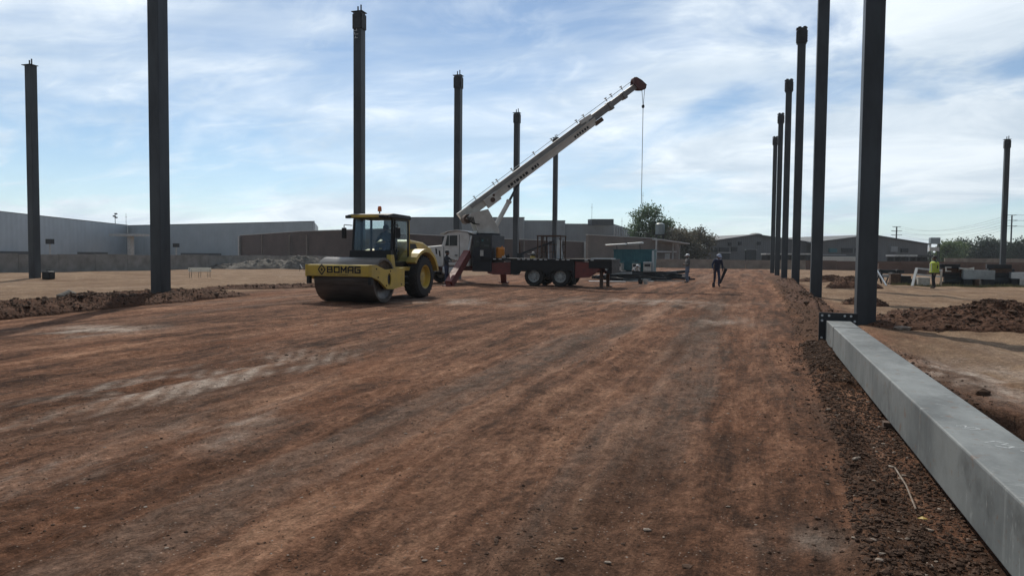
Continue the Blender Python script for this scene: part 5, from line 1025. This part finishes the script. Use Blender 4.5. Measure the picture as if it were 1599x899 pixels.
mb = MB(); mb.bar(bp(.06, .18, .275), bp(.72, .16, .275), .025, .22, bup); tp('boom_shade_strip', mb, mat('boom_shadow_grey', (.27, .26, .24), .5, 0, (.2, .19, .18), 2), boom)  # thin dark strip: shade on the boom's upper side put into the colour
x_ = .235
for ln in (.012, .016, .010, .018, .014, .012, .016, .0, .014, .012, .010):
    if ln: mb = MB(); mb.bar(bp(x_, -.17, .384), bp(x_+ln*.8, -.17, .384), .004, .15, bup); tp('lettering', mb, BLK, jib)
    x_ += ln+.002 if ln else .016
for k in range(6): mb = MB(); mb.bar(bp(.60+k*.014, -.18, .384), bp(.609+k*.014, -.18, .384), .004, .13, bup); tp('lettering', mb, BLK, jib)
mb = MB(); mb.bar(bp(.115, -.20, .30), bp(.185, -.20, .30), .16, .52, bup); tp('jib_bracket', mb, CREAM, boom, bevel=.03)
mb = MB(); mb.cyl(bp(.15, -.22, .37), bp(.15, -.22, .43), .13, n=14); mb.cyl(bp(.165, -.05, .37), bp(.165, -.05, .42), .07, n=10); tp('jib_pin', mb, RUST, boom)
mb = MB(); mb.bar(bp(.715, -.3, .3), bp(.755, -.3, .3), .2, .22, bup); tp('jib_end_bracket', mb, RUST, boom)
mb = MB(); mb.bar(bp(.66, .27, .31), bp(.72, .22, .31), .12, .22, bup); tp('cable_guard', mb, WHT, boom)
for tt in (.10, .2, .22, .30, .42, .52, .66, .70, .83, .86, .92):
    mb = MB(); mb.bar(bp(tt, .3), bp(tt, .52), .05, .04, bd); mb.bar(bp(tt, .5, -.14), bp(tt, .5, .14), .04, .04); tp('rope_guide', mb, CREAM, boom)
mb = MB(); mb.tube([bp(.03, .40, .05), bp(.5, .42, .05), bp(.97, .38, .05)], .016, 5); tp('winch_rope', mb, SILV, boom)
hdm = mat('boom_head_red', (.13, .04, .035), .6, 0, (.06, .03, .03), 5)
mb = MB()
for s in (-1, 1):
    pr = [bp(.972, .24), bp(.985, .42), bp(1.0, .43), bp(1.014, .1), bp(1.022, -.28), bp(1.004, -.42), bp(.988, -.30), bp(.978, -.2)]; P_ = [p+sdv*(.2*s-.03) for p in pr]+[p+sdv*(.2*s+.03) for p in pr]; n_ = 8
    mb.add(P_, [tuple(range(n_)), tuple(range(2*n_-1, n_-1, -1))]+[(i, n_+i, n_+(i+1) % n_, (i+1) % n_) for i in range(n_)])
hd2 = tp('boom_head', mb, hdm, boom)
for tt, u in ((.992, .34), (1.008, -.29)): mb = MB(); mb.cyl(bp(tt, u, -.16), bp(tt, u, .16), .14, n=18); tp('sheave', mb, hdm, hd2, True)
mb = MB(); c2 = bp(.30, -.34); c1_ = Vector((-13.1, 35.6, 2.95))+hdg*.45; mid = c1_.lerp(c2, .58); mb.cyl(c1_, mid, .125, n=16); mb.cyl(mid-(mid-c1_).normalized()*.08, mid, .155, n=16); cyl_ = tp('lift_cylinder', mb, CREAM, None, True)
mb = MB(); mb.cyl(mid, c2, .07, n=12); tp('cylinder_rod', mb, STEEL, cyl_, True)
# hoist rope with weight
a1, a2 = bp(.998, -.36), bp(1.02, -.30); bl_ = (a1+a2)/2; bl_.z = PD(1005, 166, (a1-Vector((0, 0, 1.5))).dot(FW)).z; bot = Vector((bl_.x, bl_.y, 4.6))
hk = thing('hoist_rope', 'thin hoist rope with a small ball hanging from the boom head', 'rope', (bl_.x, bl_.y, 4.6))
mb = MB(); mb.tube([a1, bl_], .016, 5); mb.tube([a2, bl_], .016, 5); mb.tube([bl_, bot], .018, 6); part('rope', mb, STEELD, hk, world=True)
mb = MB(); mb.ball(bl_, .085, 8, (1, 1, 1.3)); part('ball_weight', mb, STEELD, hk, True, world=True)
mb = MB(); mb.tube([bot+Vector((.06*math.cos(a), 0, -.08+.08*math.sin(a))) for a in np.linspace(math.pi/2, -math.pi*.9, 12)], .014, 6); part('hook', mb, STEELD, hk, world=True)
# outriggers
mb = MB(); tpp, ft = Vector((-13.60, 34.25, 1.62)), Vector((-13.62, 31.9, .10)); mb.bar(tpp, ft, .34, .42); mb.bar(tpp.lerp(ft, .55), ft, .26, .34); ou = tp('outrigger', mb, RED, None, bevel=.015)
zf = gzf(ft.x, ft.y); mb = MB(); mb.box((ft.x-.26, ft.y-.26, zf-.01), (ft.x+.26, ft.y+.2, zf+.05)); mb.box((ft.x-.1, ft.y-.1, zf+.05), (ft.x+.1, ft.y+.1, .2)); tp('foot_pad', mb, RED, ou)
mb = MB(); tpp, ft = Vector((-12.55, 36.75, 1.1)), Vector((-12.75, 37.6, .08)); mb.bar(tpp, ft, .3, .34); ou = tp('outrigger', mb, RED, None, bevel=.015); mb = MB(); zf = gzf(ft.x, ft.y); mb.box((ft.x-.25, ft.y-.2, zf-.02), (ft.x+.25, ft.y+.2, zf+.06)); tp('foot_pad', mb, RED, ou)
for yy in (34.75, 36.5):
    zf = gzf(-6.72, yy); mb = MB(); mb.box((-6.80, yy-.07, zf+.04), (-6.64, yy+.07, .85)); ou = tp('outrigger', mb, RUST); mb = MB(); mb.box((-6.92, yy-.2, zf-.02), (-6.52, yy+.2, zf+.045)); tp('foot_pad', mb, RUST, ou)
mb = MB(); mb.cyl((-6.42, 34.5, .93), (-6.42, 34.56, .93), .09, n=12); tp('tail_lamp', mb, SILV)
# load on the deck
def drum_can(label, x, y, r, h, mt, cat, z=1.405):
    t = thing(cat.replace(' ', '_'), label, cat, (x, y, z)); mb = MB(); mb.lathe([(0, .001), (0, r*.96), (.03, r), (h*.33, r*.97), (h*.36, r), (h*.66, r*.97), (h*.69, r), (h-.03, r), (h, r*.9), (h, .001)], (0, 0, 0), 'Z', 20); part('body', mb, mt, t, True)
    mb = MB(); mb.cyl((r*.4, 0, h), (r*.4, 0, h+.06), r*.2, n=10); part('cap', mb, mt, t); return t
drum_can('orange plastic drum on the flatbed right behind the control cabin', -12.08, 35.0, .23, .55, ORG, 'plastic drum')
drum_can('white topped black can on the flatbed beside the orange drum', -11.62, 34.8, .12, .16, BLK, 'paint can'); drum_can('small white tub on the flatbed rim beside the orange drum', -11.75, 34.6, .10, .10, OFFW, 'tub')
mb = MB(); mb.box((-.04, -.04, 0), (.04, .04, .85)); solo('steel_post', mb, RUST, 'thin rusty post standing on the flatbed left of the rack', 'post', (-11.15, 35.4, 1.40))
rk = thing('tool_rack', 'rusty open tool rack with rods standing on the flatbed', 'rack', (-9.45, 35.5, 1.40)); 
for x in (-.62, -.42, .58):
    for y in (-.5, .5): mb = MB(); mb.box((x-.03, y-.03, 0), (x+.03, y+.03, 1.12)); part('post', mb, RUST, rk)
mb = MB(); mb.box((-.66, -.55, 1.121), (.62, .55, 1.18)); part('top_frame', mb, RUST, rk)
for z in (.3, .7): mb = MB(); mb.box((-.6, .46, z), (.56, .49, z+.05)); part('rail', mb, RUST, rk)
for k in range(9): x = -.35+.12*k+random.uniform(-.03, .03); mb = MB(); mb.bar((x, random.uniform(-.3, .3), .0), (x+random.uniform(-.1, .1), random.uniform(-.3, .3), random.uniform(.7, 1.1)), .03, .03); part('rod', mb, [RUST, STEELD, SILV][k % 3], rk)
mb = MB(); mb.box((.32, -.25, .0), (.5, .1, .95)); part('upright_panel', mb, SILV, rk)
mb = MB(); mb.bar((-11.0, 35.1, 1.62), (-9.2, 35.0, 2.28), .07, .09); mb.box((-11.15, 34.95, 1.405), (-10.85, 35.25, 1.66)); solo('lever_bar', mb, STEELD, 'dark slanted bar leaning from a block onto the tool rack', 'bar')
hp = thing('hand_pump', 'small yellow and white pump on the flatbed before the rack', 'pump', (-10.25, 34.75, 1.405)); mb = MB(); mb.lathe([(0, .001), (0, .14), (.1, .13), (.14, .001)], (0, 0, 0), 'Z', 14); part('base', mb, YEL, hp, True); mb = MB(); mb.box((-.1, -.08, .14), (.12, .08, .2)); part('body', mb, BLK, hp); mb = MB(); mb.ball((.02, 0, .26), .08, 6); mb.bar((-.28, 0, .22), (.02, 0, .25), .02, .02); part('handle', mb, OFFW, hp)
mb = MB(); mb.lathe([(0, .11), (.03, .14), (.09, .14), (.12, .11)], (0, 0, 0), 'Y', 16); solo('rope_coil', mb, RUST, 'small reddish coil leaning on the flatbed right of the pump', 'coil', (-9.93, 34.7, 1.54))

# ------------------------------------------------------------------ turquoise cabin, cabinets, steel pile
cbn = thing('site_cabin', 'turquoise metal site cabin with a silver awning behind the steel pile', 'cabin', (-8.3, 56.9, 0)); cz = gzf(-8.3, 56.9)
mb = MB(); mb.box((-1.55, -1.1, cz+.1), (1.5, 1.1, 2.05)); part('body', mb, TURQ, cbn, bevel=.02)
for k in range(24): x = -1.5+k*.128; mb = MB(); mb.box((x, -1.125, .25), (x+.06, -1.098, 1.95)); part('wall_rib', mb, TURQ, cbn)
mb = MB(); mb.box((1.42, -1.14, cz), (1.56, -1.0, 2.12)); part('corner_post', mb, SILV, cbn); mb = MB(); mb.box((-1.6, -1.15, 2.05), (1.56, 1.15, 2.13)); part('roof', mb, TURQ, cbn)
mb = MB(); mb.bar((-2.15, -1.3, 2.42), (-.55, -1.3, 2.52), .5, .12); mb.bar((-.45, -1.3, 2.53), (.75, -1.3, 2.62), .55, .14); part('awning_roll', mb, SILV, cbn, bevel=.05)
for x in (-1.3, .5): mb = MB(); mb.bar((x, -1.0, 2.1), (x, -1.3, 2.5), .05, .05); part('awning_bracket', mb, STEELD, cbn)
for x in (-1.3, 1.2): mb = MB(); mb.box((x-.15, -1.0, cz-.05), (x+.15, 1.0, cz+.1)); part('skid', mb, STEELD, cbn)
for i, (px, lab) in enumerate(((966.5, 'leftmost white cabinet before the turquoise cabin, standing alone'), (993.5, 'middle white cabinet with lifting eye before the turquoise cabin'), (1010.5, 'rightmost white cabinet before the turquoise cabin'))):
    g = atY(px, 431, 54.9); z = gzf(g.x, g.y); t = thing('welding_cabinet', lab, 'cabinet', (g.x, g.y, z), .15*(i-1), 'white cabinets before the cabin')
    mb = MB(); mb.box((-.29, -.3, .12), (.29, .35, 1.12)); part('body', mb, OFFW, t, bevel=.03); mb = MB(); mb.box((-.32, -.33, 1.121), (.32, .38, 1.2)); part('lid', mb, TURQ if i < 2 else SILV, t, bevel=.02)
    for k in range(5): mb = MB(); mb.box((-.22, -.306, .25+k*.07), (.22, -.299, .28+k*.07)); part('vent_slot', mb, VENT, t)
    mb = MB(); mb.box((-.22, -.308, .85), (.22, -.299, 1.05)); part('control_panel', mb, STEELD, t)
    for x in (-.24, .24):
        mb = MB(); mb.cyl((x-.03, -.2, .07), (x+.03, -.2, .07), .08, n=12); part('wheel', mb, RUB, t)
        mb = MB(); mb.cyl((x-.03, .25, .07), (x+.03, .25, .07), .08, n=12); part('wheel', mb, RUB, t)
    mb = MB(); mb.tube([(-.1, 0, 1.2), (-.1, 0, 1.3), (.1, 0, 1.3), (.1, 0, 1.2)], .02); part('lifting_eye', mb, STEELD, t)
def section(kind, L, w, h, th=.02):
    mb = MB()
    if kind == 'I': mb.box((-L/2, -w/2, 0), (L/2, w/2, th)); mb.box((-L/2, -w/2, h-th), (L/2, w/2, h)); mb.box((-L/2, -th/2, th), (L/2, th/2, h-th))
    elif kind == 'C': mb.box((-L/2, -w/2, 0), (L/2, w/2, th)); mb.box((-L/2, -w/2, th), (L/2, -w/2+th, h)); mb.box((-L/2, w/2-th, th), (L/2, w/2, h))
    else: mb.box((-L/2, -w/2, 0), (L/2, w/2, h))
    return mb
secm = {(k, L): section(k, L, w, h).mesh('steel_section') for k, L, w, h in (('I', 2.2, .2, .2), ('B', 1.7, .2, .16), ('C', 1.5, .24, .12), ('I', 1.4, .18, .18), ('C', 2.6, .24, .1))}
hts = {'I': .24, 'B': .2, 'C': .12}; keys = list(secm); rr = random.Random(9)
for i in range(38):
    u = i/37; gx = -8.3+4.0*u+rr.uniform(-.3, .3); gy = 45.2+5.6*u+rr.uniform(-1.0, 1.2); k = keys[i % 5]; lay = (0, 1, 0, 2)[i % 4]
    o = solo('steel_section', secm[k], [STEELD, STEEL, GALV, STEEL, STEELD][i % 5] if not secm[k].materials else None, 'loose steel section lying in the low pile before the cabinets', 'steel section', (gx, gy, gzf(gx, gy)+lay*.19), math.radians(rr.uniform(-30, 65)), 'steel sections in the pile before the cabinets'); o.rotation_euler.y = math.radians(rr.uniform(-5, 5)); o.location.z += .06
for i, (gx, gy, L) in enumerate(((-8.0, 44.0, 2.2), (-6.4, 46.2, 1.9), (-4.9, 47.9, 2.4))):
    mb = section('B', L, .5, .03); solo('steel_plate', mb, [SILV, GALV, STEEL][i], ['pale flat plate at the left end of the steel pile', 'grey flat plate lying in the middle of the steel pile', 'dark flat plate at the right end of the steel pile by the standing worker'][i], 'plate', (gx, gy-.8, gzf(gx, gy-.8)+.02), .3)
for i, (px, py, mt_) in enumerate(((1000, 443, BLK), (1008, 443, OFFW))):
    g = G(px, py); t = thing('bucket', ['small black bucket on the earth before the steel pile', 'small white bucket on the earth before the steel pile'][i], 'bucket', (g.x, g.y, gzf(g.x, g.y))); mb = MB(); mb.lathe([(0, .001), (0, .11), (.26, .14), (.26, .125), (.03, .10), (.03, .001)], (0, 0, 0), 'Z', 16); part('body', mb, mt_, t, True); mb = MB(); mb.tube([(.13*math.cos(a), 0, .25+.12*math.sin(a)) for a in np.linspace(0, math.pi, 9)], .006); part('handle', mb, STEELD, t)
# white barricade on the left, black mark posts
BOARD = leafmat('white_plastic_board', (.75, .75, .70), (.6, .6, .56))
g = G(312, 432); t = thing('barricade', 'low barricade of white boards on thin legs left of the roller', 'barricade', (g.x, g.y, gzf(g.x, g.y)), .9)
for x in (-.55, 0, .55):
    for y in (-.35, .35): mb = MB(); mb.cyl((x, y, -.02), (x, y, .62), .014, n=6); part('leg', mb, STEELD, t)
for y, z in ((-.37, .42), (.37, .42), (-.37, .56), (.37, .56)): mb = MB(); mb.box((-.62, y-.012, z), (.62, y+.012, z+.115)); part('board', mb, BOARD, t)
for x in (-.6, .6): mb = MB(); mb.box((x-.012, -.34, .43), (x+.012, .34, .51)); part('board', mb, BOARD, t)
g = G(471, 423); t = thing('warning_tape', 'crumpled white tape on two short stakes left of the roller', 'tape', (g.x, g.y, gzf(g.x, g.y)))
for x in (-.2, .25): mb = MB(); mb.cyl((x, 0, -.02), (x+.05, 0, .75), .02, n=6); part('stake', mb, STEELD, t)
mb = MB(); mb.bar((-.18, 0, .65), (.05, .05, .25), .02, .14, (0, 1, 0)); mb.bar((.05, .05, .25), (.29, 0, .35), .02, .2, (0, 1, 0)); part('tape', mb, OFFW, t)

# ------------------------------------------------------------------ steel yard at the right
def yard(name, label, cat, px0, px1, py, Y, kind, w, h, mt, lift=0, rz=0):
    a, c = atY(px0, py, Y), atY(px1, py, Y); L = abs(c.x-a.x); x = (a.x+c.x)/2; z = a.z if lift else gzf(x, Y)
    return solo(name, section(kind, L, w, h, .025), mt, label, cat, (x, Y, z-h if lift else z), rz, bevel=.006)
def trestle(label, px, Y, h):
    g = atY(px, 440, Y); z = gzf(g.x, Y); t = thing('trestle', label, 'trestle', (g.x, Y, z))
    mb = MB(); mb.box((-.1, -.6, h-.1), (.1, .6, h)); part('top_bar', mb, STEELD, t)
    for y in (-.5, .5):
        for s in (-1, 1): mb = MB(); mb.bar((s*.25, y, 0), (s*.05, y, h-.1), .07, .07); part('leg', mb, STEELD, t)
    return t
YY = 48.2
trestle('steel trestle under the pale rail at the left end of the yard', 1392, YY+1.6, .72); trestle('steel trestle under the pale rail just right of the near column', 1372, YY+1.6, .72)
yard('steel_rail', 'long pale rail resting on trestles right of the near column', 'rail', 1340, 1409, 428, YY+1.6, 'B', .15, .16, SILV, 1)
yard('steel_rail', 'dark rail lying behind the pale rail in the steel yard', 'rail', 1368, 1412, 421, YY+4, 'I', .2, .2, STEEL, 1); trestle('steel trestle under the dark rear rail', 1400, YY+4, .85); trestle('steel trestle under the dark rear rail beside the near column', 1372, YY+4, .85)
a, c = G(1384, 446), atY(1367, 418, YY-.3); mb = MB(); mb.bar((a.x, a.y, .0), (c.x, c.y, c.z), .07, .07); solo('leaning_pole', mb, SILV, 'grey pole leaning against the rails right of the near column', 'pole')
for i, (px, w, h, mt_, lab) in enumerate(((1397, .55, .62, RUST, 'rusty block below the pale rail'), (1412, .6, .5, STEELD, 'dark block left of the white frame'), (1441, .62, .5, OFFW, 'white crate behind the white frame'), (1429, .5, .38, STONE, 'pale block leaning behind the white frame post'))):
    g = atY(px, 445, YY-.6+.5*(i % 2)); z = gzf(g.x, g.y); t = thing('crate', lab+' in the steel yard', 'crate', (g.x, g.y, z)); mb = MB(); mb.box((-w/2, -.3, .06), (w/2, .3, h)); part('body', mb, mt_, t, bevel=.02); mb = MB(); mb.box((-w/2, -.25, 0), (-w/2+.1, .25, .06)); mb.box((w/2-.1, -.25, 0), (w/2, .25, .06)); part('skid', mb, STEELD, t); mb = MB(); mb.box((-w/2-.02, -.32, h), (w/2+.02, .32, h+.03)); part('lid', mb, mt_, t)
a, b, c = G(1424.5, 446.5), atY(1431.5, 419, 47.2), atY(1470, 422, 47.2); b2, c2 = atY(1430, 428, 47.2), atY(1469, 432, 47.2)
t = thing('goal_frame', 'white tubular goal-like frame beside the vest worker', 'frame', (a.x, a.y, 0))
for nm, p, q, w in (('post', Vector((a.x, a.y, gzf(a.x, a.y)-.02)), b, .13), ('top_bar', b, c, .1), ('lower_bar', b2, c2, .09), ('post', Vector((c.x+.1, c.y+.4, -.03)), c, .1)): mb = MB(); mb.bar(p, q, w, w); part(nm, mb, SILV if nm != 'post' else WHT, t, world=True)
stackdef = [(1472, 1500, YY, 5, STEELD, 'I', .28, .26), (1545, 1577, YY+.3, 5, STEELD, 'B', .3, .25)]
for si, (p0, p1, Yb, n, mt_, kd, w, h) in enumerate(stackdef):
    for k in range(n):
        for j in range(2): yard('steel_girder', ['dark girder in the tall stack right of the vest worker', 'dark girder in the bulky stack at the foot of the far right column'][si], 'girder', p0+random.uniform(-6, 4), p1+random.uniform(-5, 6), 445, Yb+j*.42+random.uniform(-.06, .0), kd, w, h, [mt_, STEEL, mt_, RUST][(k+j) % 4], rz=random.uniform(-.03, .03)).location.z += k*(h+.004)
for o in [o for o in COL.objects if o.name.startswith('steel_girder')]: o['group'] = o['label']
g = atY(1481, 424, YY-.36); mb = MB(); mb.box((-.22, -.04, 0), (-.14, .04, .4)); mb.box((-.139, -.04, .32), (.2, .04, .4)); mb.box((-.139, -.04, 0), (.2, .04, .08)); solo('pipe_clamp', mb, OFFW, 'small white C-shaped clamp on the dark girder stack', 'clamp', (g.x, g.y, g.z)).scale = (.7, .7, .7)
yard('box_girder', 'grey-green box girder resting on dark blocks at right', 'girder', 1503, 1552, 421.5, YY-.2, 'B', .5, .52, GALV, 1)
for i, px in enumerate((1511, 1521, 1541)):
    g = atY(px, 445, YY-.2); z = gzf(g.x, g.y); hh = atY(1503, 421.5, YY-.2).z-.53-z; mb = MB(); mb.box((-.28+.1*(i % 2), -.35, 0), (.28-.1*(i % 2), .35, hh)); mb.box((-.33, -.4, 0), (.33, .4, .05)); solo('support_block', mb, STEELD if i != 1 else RUST, ['dark block under the left end of the grey-green girder', 'rusty block under the middle of the grey-green girder', 'dark block under the right end of the grey-green girder'][i], 'block', (g.x, g.y, z), bevel=.01)
g = atY(1509, 419, YY-.1); mb = MB()
for k in range(3): mb.tube([(.38*math.cos(a), .3*math.sin(a), .03+.04*k+.03*math.sin(a*2+k)) for a in np.linspace(0, 2*math.pi, 20)], .025, 6)
solo('rope_coil', mb, OFFW, 'white hose coil lying on the grey-green girder', 'coil', (g.x, g.y, atY(1503, 421.5, YY-.2).z))
yard('box_girder', 'pale box girder at the right picture edge', 'girder', 1577, 1640, 425, YY, 'B', .5, .36, SILV, 1)
for i, px in enumerate((1583, 1593, 1625)):
    g = atY(px, 445, YY); z = gzf(g.x, g.y); hh = atY(1590, 425, YY).z-.365-z; mb = MB(); mb.box((-.2, -.3, 0), (.2, .3, hh)); mb.box((-.24, -.34, 0), (.24, .34, .05)); solo('support_block', mb, [STEELD, OFFW, STEELD][i], ['dark block under the left end of the pale girder', 'white block under the pale girder at the picture edge', 'dark block under the hidden end of the pale girder'][i], 'block', (g.x, g.y, z), bevel=.01)
# dry grass under the steel yard
def grass():
    n = 2600; x = rng.uniform(8.2, 18, n); y = 46.6+.06*(x-8)+np.abs(rng.normal(0, 1.0, n)); z = gz(x, y); h = rng.uniform(.06, .28, n)*(.5+.5*rng.random(n)); dx = rng.normal(0, .06, n); dy = rng.normal(0, .06, n); w = .012
    V = np.stack([np.stack([x-w, y, z-.01], 1), np.stack([x+w, y, z-.01], 1), np.stack([x+dx, y+dy, z+h], 1)], 1).reshape(-1, 3); me = bpy.data.meshes.new('dry_grass'); me.from_pydata(V.tolist(), [], np.arange(3*n).reshape(-1, 3).tolist())
    o = solo('dry_grass', me, mat('dry_grass', (.20, .19, .08), .8, 0, (.13, .12, .05), 2), 'dry grass tufts along the foot of the steel yard', 'grass'); o['kind'] = 'stuff'
grass()

# ------------------------------------------------------------------ the dusty air
def haze(density):
    x0, x1, y0, y1 = xs[0]-5, xs[-1]+5, ys[0]-5, ys[-1]+5; mb = MB(); mb.box((x0, y0, -3), (x1, y1, 30))
    o = bpy.data.objects.new('haze', mb.mesh('haze')); COL.objects.link(o); o['kind'] = 'stuff'; o['label'] = 'thin dusty blue haze filling the air over the site'; o['category'] = 'haze'
    M = bpy.data.materials.new('haze'); M.use_nodes = True; N = M.node_tree.nodes; N.remove(N['Principled BSDF']); v = N.new('ShaderNodeVolumePrincipled')
    v.inputs['Color'].default_value = (.80, .88, .96, 1); v.inputs['Density'].default_value = density; v.inputs['Anisotropy'].default_value = .3
    M.node_tree.links.new(v.outputs[0], N['Material Output'].inputs['Volume']); o.data.materials.append(M)
haze(.00022)
